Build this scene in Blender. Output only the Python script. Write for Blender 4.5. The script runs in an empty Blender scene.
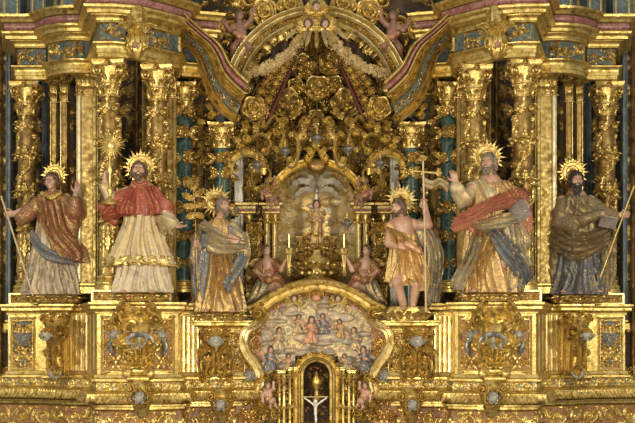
import bpy, math, random
import numpy as np
from mathutils import Matrix, Vector
random.seed(7); RNG = np.random.RandomState(11)
C = bpy.context.scene.collection
PI = math.pi; TAU = 2*PI
D = 14.0; ZC = 2.6; S = 80.0; HOR = 330.0; AX = 316.5
def K(y): return (D + y) / D
def X(px, y): return (px - AX) / S * K(y)
def Z(py, y): return ZC + (HOR - py) / S * K(y)
def P(px, py, y): return np.array((X(px, y), y, Z(py, y)))
def nrm(v):
    v = np.asarray(v, float); l = np.linalg.norm(v); return v / l if l > 1e-9 else v
def A3(*a): return np.array(a, float)

# ------------------------------------------------------------------ mesh builder
class MB:
    def __init__(s): s.V = []; s.F = []; s.M = []; s.n = 0
    def add(s, V, F, mi=0):
        V = np.asarray(V, float).reshape(-1, 3); F = np.asarray(F, int)
        s.V.append(V); s.F.append(F + s.n); s.n += len(V)
        s.M.append(np.full(len(F), mi, int) if np.isscalar(mi) else np.asarray(mi, int))
        return s
    def grid(s, A, wu=False, wv=False, mi=0, capu=False):
        nu, nv = A.shape[:2]
        I = np.arange(nu * nv).reshape(nu, nv)
        if wu: I = np.vstack([I, I[:1]])
        if wv: I = np.hstack([I, I[:, :1]])
        F = np.stack([I[:-1, :-1], I[1:, :-1], I[1:, 1:], I[:-1, 1:]], -1).reshape(-1, 4)
        base = s.n
        s.add(A, F, mi)
        if capu and wv:
            s.F.append(np.array([np.arange(nv)[::-1] + base])); s.M.append(np.array([0 if not np.isscalar(mi) else mi]))
            s.F.append(np.array([np.arange(nv) + base + (nu - 1) * nv])); s.M.append(np.array([0 if not np.isscalar(mi) else mi]))
        return s
    def build(s, name, mats, parent=None, sharp=42, loc=None):
        me = bpy.data.meshes.new(name)
        V = np.vstack(s.V)
        off = np.array(parent_loc(parent)) if loc is None else np.array(loc)
        V = V - off
        me.vertices.add(len(V)); me.vertices.foreach_set('co', V.astype(np.float32).ravel())
        li = np.concatenate([f.ravel() for f in s.F])
        cnt = np.concatenate([np.full(len(f), f.shape[1]) for f in s.F])
        st = np.concatenate([[0], np.cumsum(cnt)[:-1]])
        me.loops.add(len(li)); me.loops.foreach_set('vertex_index', li.astype(np.int32))
        me.polygons.add(len(cnt)); me.polygons.foreach_set('loop_start', st.astype(np.int32))
        try: me.polygons.foreach_set('loop_total', cnt.astype(np.int32))
        except Exception: pass
        if not isinstance(mats, (list, tuple)): mats = [mats]
        for m in mats: me.materials.append(m)
        me.polygons.foreach_set('material_index', np.concatenate(s.M).astype(np.int32))
        me.polygons.foreach_set('use_smooth', np.ones(len(cnt), bool))
        me.update(calc_edges=True); me.validate()
        me.set_sharp_from_angle(angle=math.radians(sharp))
        o = bpy.data.objects.new(name, me); C.objects.link(o)
        if parent is not None: o.parent = parent
        elif loc is not None: o.location = loc
        return o
def parent_loc(p):
    v = np.zeros(3)
    while p is not None:
        v += np.array(p.location); p = p.parent
    return v
def tag(o, label=None, cat=None, group=None, kind=None):
    if label: o['label'] = label
    if cat: o['category'] = cat
    if group: o['group'] = group
    if kind: o['kind'] = kind
    return o
def thing(name, label, cat, loc, group=None):
    o = bpy.data.objects.new(name, None); C.objects.link(o); o.empty_display_size = .1
    o.location = [float(a) for a in loc]
    return tag(o, label, cat, group, 'thing')
def struct(o): o['kind'] = 'structure'; return o
def centre_thing(o):
    return o
_mir = {}
def mirror(o, label=None, parent=None):
    c = o.copy(); C.objects.link(c)
    if o.data is not None and o.type == 'MESH':
        k = o.data.name
        if k not in _mir:
            m = o.data.copy(); m.transform(Matrix.Scale(-1, 4, (1, 0, 0))); m.flip_normals(); _mir[k] = m
        c.data = _mir[k]
    c.location.x = -o.location.x
    c.parent = parent
    if label: c['label'] = label
    for ch in list(o.children): mirror(ch, None, c)
    return c
def copy_tree(o, loc, label=None, parent=None, scale=None):
    c = o.copy(); C.objects.link(c); c.parent = parent
    if loc is not None: c.location = [float(a) for a in loc]
    if scale: c.scale = scale
    if label: c['label'] = label
    for ch in list(o.children): copy_tree(ch, None, None, c)
    return c

# ------------------------------------------------------------------ shapes
def box(mb, x0, x1, y0, y1, z0, z1, mi=0, b=.006):
    b = min(b, (x1-x0)*.3, (y1-y0)*.3, (z1-z0)*.3)
    secs = [(z0, b), (z0+b, 0), (z1-b, 0), (z1, b)]
    rings = []
    for z, i in secs:
        a0, a1, c0, c1 = x0+i, x1-i, y0+i, y1-i
        e = b*.9
        rings.append([(a0+e,c0,z),(a1-e,c0,z),(a1,c0+e,z),(a1,c1-e,z),(a1-e,c1,z),(a0+e,c1,z),(a0,c1-e,z),(a0,c0+e,z)])
    mb.grid(np.array(rings), wv=True, mi=mi, capu=True)
def lathe(mb, prof, c, n=28, mi=0, mod=None, cap=True):
    a = np.arange(n) * TAU / n
    R = np.array([p[0] for p in prof])[:, None]; Zp = np.array([p[1] for p in prof])[:, None]
    Rm = R * np.ones_like(a)[None]
    if mod is not None: Rm = mod(Rm, a[None] * np.ones_like(R), Zp * np.ones_like(a)[None])
    G = np.stack([c[0] + Rm*np.cos(a), c[1] + Rm*np.sin(a), c[2] + Zp + 0*a], -1)
    mb.grid(G, wv=True, mi=mi, capu=cap)
def resample(pts, n):
    pts = np.asarray(pts, float); d = np.r_[0, np.cumsum(np.linalg.norm(np.diff(pts, axis=0), axis=1))]
    t = np.linspace(0, d[-1], n); return np.stack([np.interp(t, d, pts[:, i]) for i in range(pts.shape[1])], -1)
def spline(pts, n=8):
    pts = np.asarray(pts, float); Q = np.vstack([2*pts[0]-pts[1], pts, 2*pts[-1]-pts[-2]]); out = []
    t = np.linspace(0, 1, n, endpoint=False)[:, None]
    for i in range(1, len(Q)-2):
        a, b, c, d = Q[i-1:i+3]
        out.append(.5*((2*b) + (-a+c)*t + (2*a-5*b+4*c-d)*t*t + (-a+3*b-3*c+d)*t**3))
    return np.vstack(out + [pts[-1:]])
def tube(mb, path, ra, rb=None, n=8, B=None, mi=0, cap=True, closed=False, lump=None):
    path = np.asarray(path, float); N = len(path)
    T = np.gradient(path, axis=0)
    if closed: T = np.roll(path, -1, 0) - np.roll(path, 1, 0)
    T /= np.maximum(np.linalg.norm(T, axis=1, keepdims=True), 1e-9)
    ra = np.ones(N)*ra if np.isscalar(ra) else np.interp(np.linspace(0, 1, N), np.linspace(0, 1, len(ra)), ra)
    rb = ra if rb is None else (np.ones(N)*rb if np.isscalar(rb) else np.interp(np.linspace(0, 1, N), np.linspace(0, 1, len(rb)), rb))
    if B is not None:
        Bv = np.tile(nrm(B), (N, 1)); Nv = np.cross(Bv, T); Nv /= np.maximum(np.linalg.norm(Nv, axis=1, keepdims=True), 1e-9)
    else:
        up = A3(0, 0, 1) if abs(T[0][2]) < .9 else A3(1, 0, 0)
        v = nrm(np.cross(up, T[0])); Nv = []
        for t in T:
            v = nrm(v - t*np.dot(v, t)); Nv.append(v)
        Nv = np.array(Nv); Bv = np.cross(T, Nv)
    a = np.arange(n)*TAU/n
    ca, sa = np.cos(a), np.sin(a)
    G = path[:, None] + Nv[:, None]*(ra[:, None]*ca)[..., None] + Bv[:, None]*(rb[:, None]*sa)[..., None]
    mb.grid(G, wu=closed, wv=True, mi=mi, capu=cap and not closed)
def spiral2(c, R, a0, turns, dirn=1, r1=.12, n=14):
    N = int(n*turns)+2; t = np.linspace(0, 1, N)
    r = R*(1-t)**1.0*(1-r1) + R*r1; a = a0 + dirn*TAU*turns*t
    return np.stack([c[0]+r*np.cos(a), c[1]+r*np.sin(a)], -1)
def cscroll(c0, R0, a0, d0, c1, R1, a1, d1, mid=(), turns=1.3):
    s0 = spiral2(c0, R0, a0, turns, d0)[::-1]; s1 = spiral2(c1, R1, a1, turns, d1)
    m = spline(np.vstack([s0[-3:-1:2], s0[-1:]] + ([np.array(mid)] if len(mid) else []) + [s1[:1], s1[2:3]]), 8)
    return np.vstack([s0[:-1], m[8:-8] if len(m) > 24 else m, s1[1:]])
def to3(p2, y):   # px-space polyline to world, at depth y
    return np.array([P(a, b, y) for a, b in p2])
def leaf(mb, base, up, out, L, W, curl=1.6, lob=4, th=.010, mi=0, ns=12, lean=.25):
    up = nrm(up); out = nrm(np.asarray(out) - up*np.dot(out, up)); side = np.cross(up, out)
    s = np.linspace(0, 1, ns); ph = lean + curl*s**2.2*1.2
    ds = L/(ns-1); c = np.zeros((ns, 3)); c[0] = base
    for i in range(1, ns):
        c[i] = c[i-1] + ds*(up*math.cos(ph[i]) + out*math.sin(ph[i]))
    nn = np.array([-up*math.sin(p)+out*math.cos(p) for p in ph])
    w = W*.5*np.sin(PI*np.clip(s*.86+.14, 0, 1))**.6*(.78+.22*np.cos(TAU*lob*s)) + .002
    t = np.linspace(-1, 1, 7)
    fr = c[:, None] + side*(w[:, None]*t)[..., None] + nn[:, None]*((.25*w[:, None]*np.abs(t)**1.3 + .10*w[:, None]*np.cos(t*9)))[..., None]
    bk = c[:, None] + side*(w[:, None]*t[::-1]*.9)[..., None] + nn[:, None]*((.2*w[:, None]*np.abs(t[::-1])**1.3 - th))[..., None]
    mb.grid(np.concatenate([fr, bk], 1), wv=True, mi=mi, capu=True)
def sweepH(mb, path, prof, i0=None, i1=None, mi=0, side=-1, cap=True):
    # path: world xy points running left to right; prof: (out, z) with out towards the viewer side
    p = np.asarray(path, float); n = len(p)
    d = np.diff(p, axis=0); d /= np.linalg.norm(d, axis=1, keepdims=True)
    nr = np.stack([d[:, 1], -d[:, 0]], -1)
    off = np.zeros((n, 2))
    for i in range(n):
        a = nr[max(i-1, 0)]; b = nr[min(i, n-2)]
        m = nrm(a+b); off[i] = m/max(np.dot(m, a), .35)
    i0 = 0 if i0 is None else i0; i1 = n-1 if i1 is None else i1
    p = p[i0:i1+1]; off = off[i0:i1+1]
    pr = np.array(prof)
    G = np.zeros((len(p), len(pr), 3))
    G[..., :2] = p[:, None] + off[:, None]*pr[None, :, :1]; G[..., 2] = pr[None, :, 1]
    mb.grid(G, wv=True, mi=mi, capu=cap)
def closeprof(pr, back=-.08):
    return [(back, pr[0][1])] + list(pr) + [(back, pr[-1][1])]
def sweepP(mb, pts, y, prof, mi=0, closed=False, world=False):
    # planar sweep in a plane facing the viewer; prof: (o, b) o in-plane normal (left of travel), b towards the viewer
    p = np.array([(a[0], a[1]) for a in pts], float) if world else np.array([(X(a[0], y), Z(a[1], y)) for a in pts])
    n = len(p); T = np.gradient(p, axis=0)
    if closed: T = np.roll(p, -1, 0)-np.roll(p, 1, 0)
    T /= np.linalg.norm(T, axis=1, keepdims=True); N = np.stack([-T[:, 1], T[:, 0]], -1)
    pr = np.array(prof); G = np.zeros((n, len(pr), 3))
    q = p[:, None] + N[:, None]*pr[None, :, :1]
    G[..., 0] = q[..., 0]; G[..., 2] = q[..., 1]; G[..., 1] = y - pr[None, :, 1]
    mb.grid(G, wu=closed, wv=True, mi=mi, capu=not closed)
def arcpts(cx, cy, r, a0, a1, n=40, ry=None):
    a = np.radians(np.linspace(a0, a1, n)); ry = r if ry is None else ry
    return np.stack([cx + r*np.cos(a), cy - ry*np.sin(a)], -1)
def ellipsoid(mb, c, r, n=10, mi=0):
    a = np.linspace(0, PI, n)[1:-1]; b = np.arange(2*n)*TAU/(2*n)
    G = np.stack([c[0]+r[0]*np.sin(a)[:, None]*np.cos(b), c[1]+r[1]*np.sin(a)[:, None]*np.sin(b), c[2]+r[2]*np.cos(a)[:, None]+0*b], -1)
    mb.grid(G, wv=True, mi=mi, capu=True)
def wire_scroll(mb, p2, y, th, wid, mi=0, n=8):
    tube(mb, to3(p2, y), th, wid, n=n, B=(0, 1, 0), mi=mi)
def rosette(mb, c, R, out, mi=0, layers=3, n=7):
    out = nrm(out); e1 = nrm(np.cross(out, (0, 0, 1))); e2 = np.cross(e1, out)
    for L in range(layers):
        r = R*(1-.27*L)
        for k in range(n):
            a = TAU*(k+.5*L)/n; d = e1*math.cos(a)+e2*math.sin(a)
            leaf(mb, np.array(c)+d*r*.1+out*.02*L, d, out, r, r*.95, curl=.8, lob=1, th=.012, mi=mi, ns=7, lean=.2+.25*L)
    ellipsoid(mb, np.array(c)+out*R*.3, (R*.2, R*.2, R*.2), 6, mi)

# ------------------------------------------------------------------ carved relief height maps
class HM:
    def __init__(s, w, h, c=.009, wrap=False):
        s.w, s.h, s.c, s.wrap = w, h, c, wrap
        s.nx = max(4, int(w/c))+1; s.ny = max(4, int(h/c))+1
        s.cx = w/(s.nx-1); s.cy = h/(s.ny-1); s.z = np.zeros((s.ny, s.nx))
    def _st(s, x, y, R, f):
        i0, i1 = max(0, int((x-R)/s.cx)), min(s.nx, int((x+R)/s.cx)+2)
        j0, j1 = max(0, int((y-R)/s.cy)), min(s.ny, int((y+R)/s.cy)+2)
        if i0 >= i1 or j0 >= j1: return
        gx = np.arange(i0, i1)*s.cx - x; gy = np.arange(j0, j1)*s.cy - y
        v = f(gx[None, :], gy[:, None]); q = s.z[j0:j1, i0:i1]; np.maximum(q, v, out=q)
    def st(s, x, y, R, f):
        s._st(x, y, R, f)
        if s.wrap: s._st(x-s.w, y, R, f); s._st(x+s.w, y, R, f)
    def blob(s, x, y, r, h=1., ry=None):
        ry = ry or r; s.st(x, y, max(r, ry), lambda a, b: h*np.sqrt(np.maximum(0, 1-(a/r)**2-(b/ry)**2)))
    def stroke(s, pts, r0, r1=None, h0=1., h1=None):
        r1 = r0 if r1 is None else r1; h1 = h0 if h1 is None else h1
        pts = np.asarray(pts, float); L = np.linalg.norm(np.diff(pts, axis=0), axis=1).sum()
        n = max(2, int(L/(max(min(r0, r1), s.c)*.6))); q = resample(pts, n)
        for i, (x, y) in enumerate(q):
            t = i/(n-1); s.blob(x, y, r0+(r1-r0)*t, h0+(h1-h0)*t)
    def leaf(s, x, y, a, L, W, h=1.):
        ca, sa = math.cos(a), math.sin(a)
        def f(gx, gy):
            u = (gx*ca+gy*sa)/L; v = (-gx*sa+gy*ca)/(W*.5)
            uc = np.clip(u, 0.001, .999)
            wd = np.sin(PI*uc**.75)*(.72+.28*np.cos(TAU*3.5*uc))+.02
            r = np.abs(v)/wd
            return np.where((u > 0) & (u < 1), h*np.sqrt(np.maximum(0, 1-r*r))*(1-.45*np.exp(-(v/.22)**2))*(1-.35*u), 0)
        s.st(x, y, L*1.02, f)
    def scroll(s, x, y, R, a0=0, d=1, turns=1.5, r=None, h=1., leaves=4):
        r = r or R*.17
        sp = spiral2((x, y), R*(1-.15), a0, turns, d, .1)
        for k in range(leaves):
            t = a0 + d*TAU*.16*k; px, py = x+R*.85*math.cos(t), y+R*.85*math.sin(t)
            s.leaf(px, py, t+d*.9, R*.75, R*.5, h*.75)
        s.stroke(sp, r, r*.6, h, h*.8); s.blob(x, y, R*.22, h)
    def rinceau(s, m=.1, n=None, h=1., vertical=False):
        w, hh = (s.w, s.h) if not vertical else (s.h, s.w)
        n = n or max(1, round(w/(hh*.95))); R = hh*.5*(1-2*m)*.9; st = w/n
        for k in range(n):
            x = st*(k+.5); y = hh*.5; d = 1 if k % 2 else -1
            px, py, a = (x, y, PI) if not vertical else (y, x, -PI/2)
            s.scroll(px, py, min(R, st*.48), a, d, 1.4, h=h)
            for q in (-1, 1):
                lx, ly = x+st*.45, y+q*hh*.28
                if vertical: lx, ly = ly, lx
                s.leaf(lx, ly, random.uniform(0, TAU), R*.7, R*.45, .7*h)
    def foliage(s, n, Ls=(.06, .12), rnd=None, h=(.5, 1.)):
        rnd = rnd or random
        for _ in range(n):
            L = rnd.uniform(*Ls); x, y, a = rnd.uniform(0, s.w), rnd.uniform(0, s.h), rnd.uniform(0, TAU)
            if rnd.random() < .35: s.scroll(x, y, L*.55, a, rnd.choice((-1, 1)), 1.3, h=rnd.uniform(*h), leaves=2)
            else: s.leaf(x, y, a, L, L*.55, rnd.uniform(*h))
    def candelabra(s, h=1.):
        # symmetric upright ornament: vase, paired scrolls and leaves
        w, H = s.w, s.h; n = max(1, round(H/(w*.75))); st = H/n
        for k in range(n):
            y = st*(k+.5)
            for q in (-1, 1):
                s.scroll(w*.5+q*w*.24, y, min(w*.2, st*.42), PI/2 if q > 0 else PI/2, -q, 1.4, h=h, leaves=3)
                s.leaf(w*.5, y+st*.1, PI/2-q*.7, st*.6, w*.18, h*.8)
                s.leaf(w*.5, y-st*.1, -PI/2+q*.8, st*.5, w*.16, h*.7)
            s.blob(w*.5, y, w*.09, h, st*.2)
        s.z = np.maximum(s.z, s.z[:, ::-1])
    def beads(s, y, r, step=None, h=1.):
        step = step or 2.3*r; n = int(s.w/step)
        for k in range(n): s.blob((k+.5)*s.w/n, y, r, h)
    def frame(s, m, r, h=1.):
        s.stroke([(m, m), (s.w-m, m), (s.w-m, s.h-m), (m, s.h-m), (m, m)], r, h0=h)
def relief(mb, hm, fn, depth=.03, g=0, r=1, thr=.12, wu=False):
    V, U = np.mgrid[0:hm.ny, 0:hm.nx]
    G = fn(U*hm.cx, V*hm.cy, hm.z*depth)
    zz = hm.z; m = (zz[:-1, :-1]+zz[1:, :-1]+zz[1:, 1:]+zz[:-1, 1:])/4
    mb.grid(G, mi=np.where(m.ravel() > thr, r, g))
def m_flat(p0, ux, uz=(0, 0, 1)):
    p0 = np.array(p0); ux = nrm(ux); uz = nrm(uz); n = np.cross(ux, uz)
    return lambda U, V, H: p0 + U[..., None]*ux + V[..., None]*uz + H[..., None]*n
def m_path(path, z0, off=0.):
    p = np.asarray(path, float); dd = np.diff(p, axis=0); L = np.linalg.norm(dd, axis=1)
    cum = np.r_[0, np.cumsum(L)]; nn = np.stack([dd[:, 1], -dd[:, 0]], -1)/L[:, None]
    mid = (cum[1:]+cum[:-1])/2
    def f(U, V, H):
        x = np.interp(U, cum, p[:, 0]); y = np.interp(U, cum, p[:, 1])
        nx = np.interp(U, mid, nn[:, 0]); ny = np.interp(U, mid, nn[:, 1]); l = np.hypot(nx, ny)
        return np.stack([x+(H+off)*nx/l, y+(H+off)*ny/l, z0+V], -1)
    return f
def plen(path): return float(np.linalg.norm(np.diff(np.asarray(path, float), axis=0), axis=1).sum())
def m_cyl(c, r, a0=0., rf=None):
    # U in metres around (at radius r), V up
    def f(U, V, H):
        a = a0 + U/r; rr = (r if rf is None else rf(V)) + H
        return np.stack([c[0]+rr*np.cos(a), c[1]+rr*np.sin(a), c[2]+V], -1)
    return f
def m_arc(cx, cz, r0, a0, y, sgn=1, rx=1.):
    # U along the arc at radius r0 (angle from a0, clockwise if sgn<0), V radial outward
    def f(U, V, H):
        a = a0 + sgn*U/r0; rr = r0+V
        return np.stack([cx+rr*np.cos(a)*rx, y-H, cz+rr*np.sin(a)], -1)
    return f

# ------------------------------------------------------------------ implicit sculpting
class SD:
    def __init__(s, lo, hi, h=.008):
        s.lo = np.array(lo, float); s.h = h; s.n = np.ceil((np.array(hi)-lo)/h).astype(int)+1
        s.v = np.full(s.n, .2, np.float32)
        s.ax = [s.lo[i]+np.arange(s.n[i])*h for i in range(3)]
    def reg(s, lo, hi):
        i0 = np.maximum(0, ((np.array(lo)-s.lo)/s.h).astype(int)); i1 = np.minimum(s.n, ((np.array(hi)-s.lo)/s.h).astype(int)+2)
        if (i0 >= i1).any(): return None, None
        sl = tuple(slice(a, b) for a, b in zip(i0, i1))
        g = [s.ax[0][sl[0]][:, None, None], s.ax[1][sl[1]][None, :, None], s.ax[2][sl[2]][None, None, :]]
        return sl, g
    def comb(s, sl, d, k, op='u'):
        a = s.v[sl]
        if op == 'u':
            h = np.clip(.5+.5*(a-d)/k, 0, 1); s.v[sl] = a*(1-h)+d*h-k*h*(1-h)
        else:
            h = np.clip(.5-.5*(a+d)/k, 0, 1); s.v[sl] = a*(1-h)+(-d)*h+k*h*(1-h)
    def cap(s, a, b, ra, rb=None, k=.02, op='u', fold=None, sq=None):
        rb = ra if rb is None else rb; a = np.array(a, float); b = np.array(b, float); m = max(ra, rb)+.06
        sl, g = s.reg(np.minimum(a, b)-m, np.maximum(a, b)+m)
        if sl is None: return
        ab = b-a; L = max(float(ab@ab), 1e-9)
        t = np.clip(((g[0]-a[0])*ab[0]+(g[1]-a[1])*ab[1]+(g[2]-a[2])*ab[2])/L, 0, 1)
        dx, dy, dz = g[0]-a[0]-t*ab[0], g[1]-a[1]-t*ab[1], g[2]-a[2]-t*ab[2]
        if sq is not None: dy = dy*sq
        d = np.sqrt(dx*dx+dy*dy+dz*dz)-(ra+(rb-ra)*t)
        if fold: d = d + fold(g, t)
        s.comb(sl, d, k, op)
    def chain(s, pts, rs, k=.02, op='u', fold=None, sq=None):
        for i in range(len(pts)-1): s.cap(pts[i], pts[i+1], rs[i], rs[i+1], k, op, fold, sq)
    def ell(s, c, r, k=.02, R=None, op='u', fold=None):
        # ellipsoid; R = rows are local axes
        c = np.array(c, float); r = np.array(r, float); m = r.max()+.05
        sl, g = s.reg(c-m, c+m)
        if sl is None: return
        p = [g[i]-c[i] for i in range(3)]
        if R is not None: p = [p[0]*R[i][0]+p[1]*R[i][1]+p[2]*R[i][2] for i in range(3)]
        k0 = np.sqrt((p[0]/r[0])**2+(p[1]/r[1])**2+(p[2]/r[2])**2)
        d = (k0-1)*r.min()*1.0
        if fold: d = d + fold(g, k0)
        s.comb(sl, d, k, op)
    def robe(s, secs, k=.03, nf=11, amp=.02, tw=2., ph=0., ragged=0., diag=0., gap=None):
        # secs rows: z, cx, cy, rx, ry   from top to bottom
        q = np.array(sorted(secs, key=lambda r: r[0])); m = .08
        lo = (min(q[:, 1]-q[:, 3])-m, min(q[:, 2]-q[:, 4])-m, q[0, 0]-m); hi = (max(q[:, 1]+q[:, 3])+m, max(q[:, 2]+q[:, 4])+m, q[-1, 0]+m)
        sl, g = s.reg(lo, hi)
        z = g[2]; zc = np.clip(z, q[0, 0], q[-1, 0])
        f = lambda j: np.interp(zc, q[:, 0], q[:, j])
        cx, cy, rx, ry = f(1), f(2), f(3), f(4)
        dx, dy = (g[0]-cx), (g[1]-cy); th = np.arctan2(dy/ry, dx/rx)
        zz = (q[-1, 0]-zc)/(q[-1, 0]-q[0, 0])
        wv = nf*th + ph + tw*zz*np.sin(th*2+ph) + 1.3*np.sin(5*zz+2*th+ph) + diag*zz
        rid = 1-2*np.abs(np.sin(wv*.5))**.8 + .35*np.sin(wv*1.63+2*zz+ph)
        a = amp*(.25+.9*zz)
        d = (np.sqrt((dx/rx)**2+(dy/ry)**2)-1)*np.minimum(rx, ry) - a*rid
        dzb = np.abs(z-(q[-1, 0]+q[0, 0])/2)-(q[-1, 0]-q[0, 0])/2 + ragged*np.sin(th*nf+ph)
        d = np.maximum(d, dzb)
        s.comb(sl, d, k)
    def mesh(s, mb, mi=0, smooth=1):
        v = s.v; ins = v < 0
        n = np.array(v.shape)-1
        cnt = np.zeros(n, np.int8)
        for i in (0, 1):
            for j in (0, 1):
                for l in (0, 1): cnt += ins[i:n[0]+i, j:n[1]+j, l:n[2]+l]
        act = (cnt > 0) & (cnt < 8)
        idx = np.full(n, -1, np.int64); ii = np.argwhere(act); idx[act] = np.arange(len(ii))
        if len(ii) == 0: return
        acc = np.zeros((len(ii), 3)); c = np.zeros(len(ii))
        for ax in range(3):
            o = [0, 1, 2]; o.remove(ax)
            for a in (0, 1):
                for b in (0, 1):
                    p = ii.copy(); p[:, o[0]] += a; p[:, o[1]] += b
                    q = p.copy(); q[:, ax] += 1
                    v0 = v[p[:, 0], p[:, 1], p[:, 2]]; v1 = v[q[:, 0], q[:, 1], q[:, 2]]
                    m = (v0 < 0) != (v1 < 0); t = np.where(m, v0/np.where(m, v0-v1, 1), 0)
                    pos = p.astype(float); pos[:, ax] += t
                    acc += pos*m[:, None]; c += m
        V = s.lo + s.h*acc/c[:, None]
        Fs = []
        for ax in range(3):
            o = [(1, 2), (2, 0), (0, 1)][ax]
            a = np.take(ins, range(0, n[ax]), ax); b = np.take(ins, range(1, n[ax]+1), ax)
            for sg, mm in ((0, a & ~b), (1, ~a & b)):
                e = np.argwhere(mm)
                e = e[(e[:, o[0]] > 0) & (e[:, o[1]] > 0) & (e[:, o[0]] < n[o[0]]) & (e[:, o[1]] < n[o[1]])]
                qs = []
                for da, db in ((1, 1), (0, 1), (0, 0), (1, 0)):
                    w = e.copy(); w[:, o[0]] -= da; w[:, o[1]] -= db; qs.append(idx[w[:, 0], w[:, 1], w[:, 2]])
                q = np.stack(qs, -1)
                if sg: q = q[:, ::-1]
                Fs.append(q)
        mb.add(V, np.vstack(Fs), mi)
def cloth(k=38., amp=.008, d=(.5, .3, 1.), ph=0.):
    d = np.array(d)
    def f(g, t):
        u = g[0]*d[0]*k+g[1]*d[1]*k+g[2]*d[2]*k*.45
        w = u+ph+1.7*np.sin(g[0]*9+ph)+1.4*np.sin(g[2]*11-ph)+.8*np.sin(g[1]*15)
        return -amp*1.45*(1-1.9*np.abs(np.sin(w*.5))**.75)-amp*.35*np.sin(w*1.7)
    return f
# ------------------------------------------------------------------ materials
def newmat(name):
    m = bpy.data.materials.new(name); m.use_nodes = True; nt = m.node_tree
    return m, nt, nt.nodes['Principled BSDF']
def noise(nt, scale, detail=3., co=None, dist=0.):
    n = nt.nodes.new('ShaderNodeTexNoise'); n.inputs['Scale'].default_value = scale; n.inputs['Detail'].default_value = detail
    n.inputs['Distortion'].default_value = dist
    if co: nt.links.new(co, n.inputs['Vector'])
    return n
def ramp(nt, src, stops, mode='LINEAR'):
    r = nt.nodes.new('ShaderNodeValToRGB'); cr = r.color_ramp; cr.interpolation = mode
    while len(cr.elements) < len(stops): cr.elements.new(.5)
    for e, (p, c) in zip(cr.elements, stops):
        e.position = p; e.color = (c[0], c[1], c[2], 1) if not np.isscalar(c) else (c, c, c, 1)
    nt.links.new(src, r.inputs['Fac']); return r
def bump(nt, src, bs, strength=.3, dist=.01):
    b = nt.nodes.new('ShaderNodeBump'); b.inputs['Strength'].default_value = strength; b.inputs['Distance'].default_value = dist
    nt.links.new(src, b.inputs['Height']); nt.links.new(b.outputs['Normal'], bs.inputs['Normal'])
def gold(name, c1, c2, c3, rough=.36, metal=.84, sc=14., bs=.25):
    m, nt, b = newmat(name); tc = nt.nodes.new('ShaderNodeTexCoord').outputs['Object']
    n = noise(nt, sc, 5, tc, .6)
    r = ramp(nt, n.outputs['Fac'], [(.28, c3), (.45, c1), (.72, c2)])
    nt.links.new(r.outputs['Color'], b.inputs['Base Color'])
    n2 = noise(nt, sc*2.3, 3, tc)
    rr = ramp(nt, n2.outputs['Fac'], [(.3, rough*.7), (.7, min(1, rough*1.55))]); nt.links.new(rr.outputs['Color'], b.inputs['Roughness'])
    b.inputs['Metallic'].default_value = metal
    n3 = noise(nt, 55., 4, tc); bump(nt, n3.outputs['Fac'], b, bs, .01)
    return m
def marble(name, c1, c2, c3, rough=.3, sc=6.):
    m, nt, b = newmat(name); tc = nt.nodes.new('ShaderNodeTexCoord').outputs['Object']
    n = noise(nt, sc, 8, tc, 2.2); r = ramp(nt, n.outputs['Fac'], [(.3, c1), (.48, c2), (.58, c3), (.7, c1)])
    nt.links.new(r.outputs['Color'], b.inputs['Base Color']); b.inputs['Roughness'].default_value = rough
    n3 = noise(nt, 40., 3, tc); bump(nt, n3.outputs['Fac'], b, .1, .005); return m
def estofado(name, cols, gd=(.62, .42, .14), amount=.5, sc=16., rough=.5, bs=.2, metal=.75):
    # painted cloth with gilded brocade figures scratched through the paint
    m, nt, b = newmat(name); tc = nt.nodes.new('ShaderNodeTexCoord').outputs['Object']
    n = noise(nt, sc*.3, 4, tc, .8); r = ramp(nt, n.outputs['Fac'], [(.30+.4*i/max(1, len(cols)-1), c) for i, c in enumerate(cols)])
    v = noise(nt, sc, 2.5, tc, 3.5)
    e = .5+(.5-amount)*.34
    mk = ramp(nt, v.outputs['Fac'], [(e-.02, 0.), (e+.03, 1.)])
    mx = nt.nodes.new('ShaderNodeMix'); mx.data_type = 'RGBA'; nt.links.new(mk.outputs['Color'], mx.inputs['Factor'])
    nt.links.new(r.outputs['Color'], mx.inputs[6]); mx.inputs[7].default_value = (*gd, 1)
    nt.links.new(mx.outputs[2], b.inputs['Base Color'])
    mm = nt.nodes.new('ShaderNodeMath'); mm.operation = 'MULTIPLY'; mm.inputs[1].default_value = metal
    nt.links.new(mk.outputs['Color'], mm.inputs[0]); nt.links.new(mm.outputs[0], b.inputs['Metallic'])
    b.inputs['Roughness'].default_value = rough
    bump(nt, v.outputs['Fac'], b, bs, .006); return m
def plain(name, c1, c2, rough=.5, metal=0., sc=10., bs=.15, sub=0.):
    m, nt, b = newmat(name); tc = nt.nodes.new('ShaderNodeTexCoord').outputs['Object']
    n = noise(nt, sc, 4, tc, .5); r = ramp(nt, n.outputs['Fac'], [(.35, c1), (.65, c2)])
    nt.links.new(r.outputs['Color'], b.inputs['Base Color']); b.inputs['Roughness'].default_value = rough; b.inputs['Metallic'].default_value = metal
    n3 = noise(nt, sc*5, 3, tc); bump(nt, n3.outputs['Fac'], b, bs, .005); return m
M = {}
M['gold'] = gold('gilded wood', (.63, .455, .125), (.88, .70, .29), (.27, .165, .04))
M['goldF'] = gold('matt gilded panel', (.44, .31, .095), (.64, .48, .19), (.22, .13, .04), .5, .8, 9.)
M['gold2'] = gold('old gilded carving', (.56, .385, .105), (.86, .67, .28), (.13, .075, .02), .36, sc=20)
M['goldD'] = gold('dark gilding', (.27, .165, .05), (.44, .30, .10), (.09, .05, .018), .42, sc=9)
M['goldP'] = gold('pale polished gilding', (.70, .545, .22), (.86, .73, .40), (.46, .32, .11), .3, .8, 7., .12)
M['cream'] = gold('cream gilt highlight strip', (.66, .56, .33), (.78, .70, .48), (.44, .33, .14), .4, .4, 9., .1)
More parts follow.
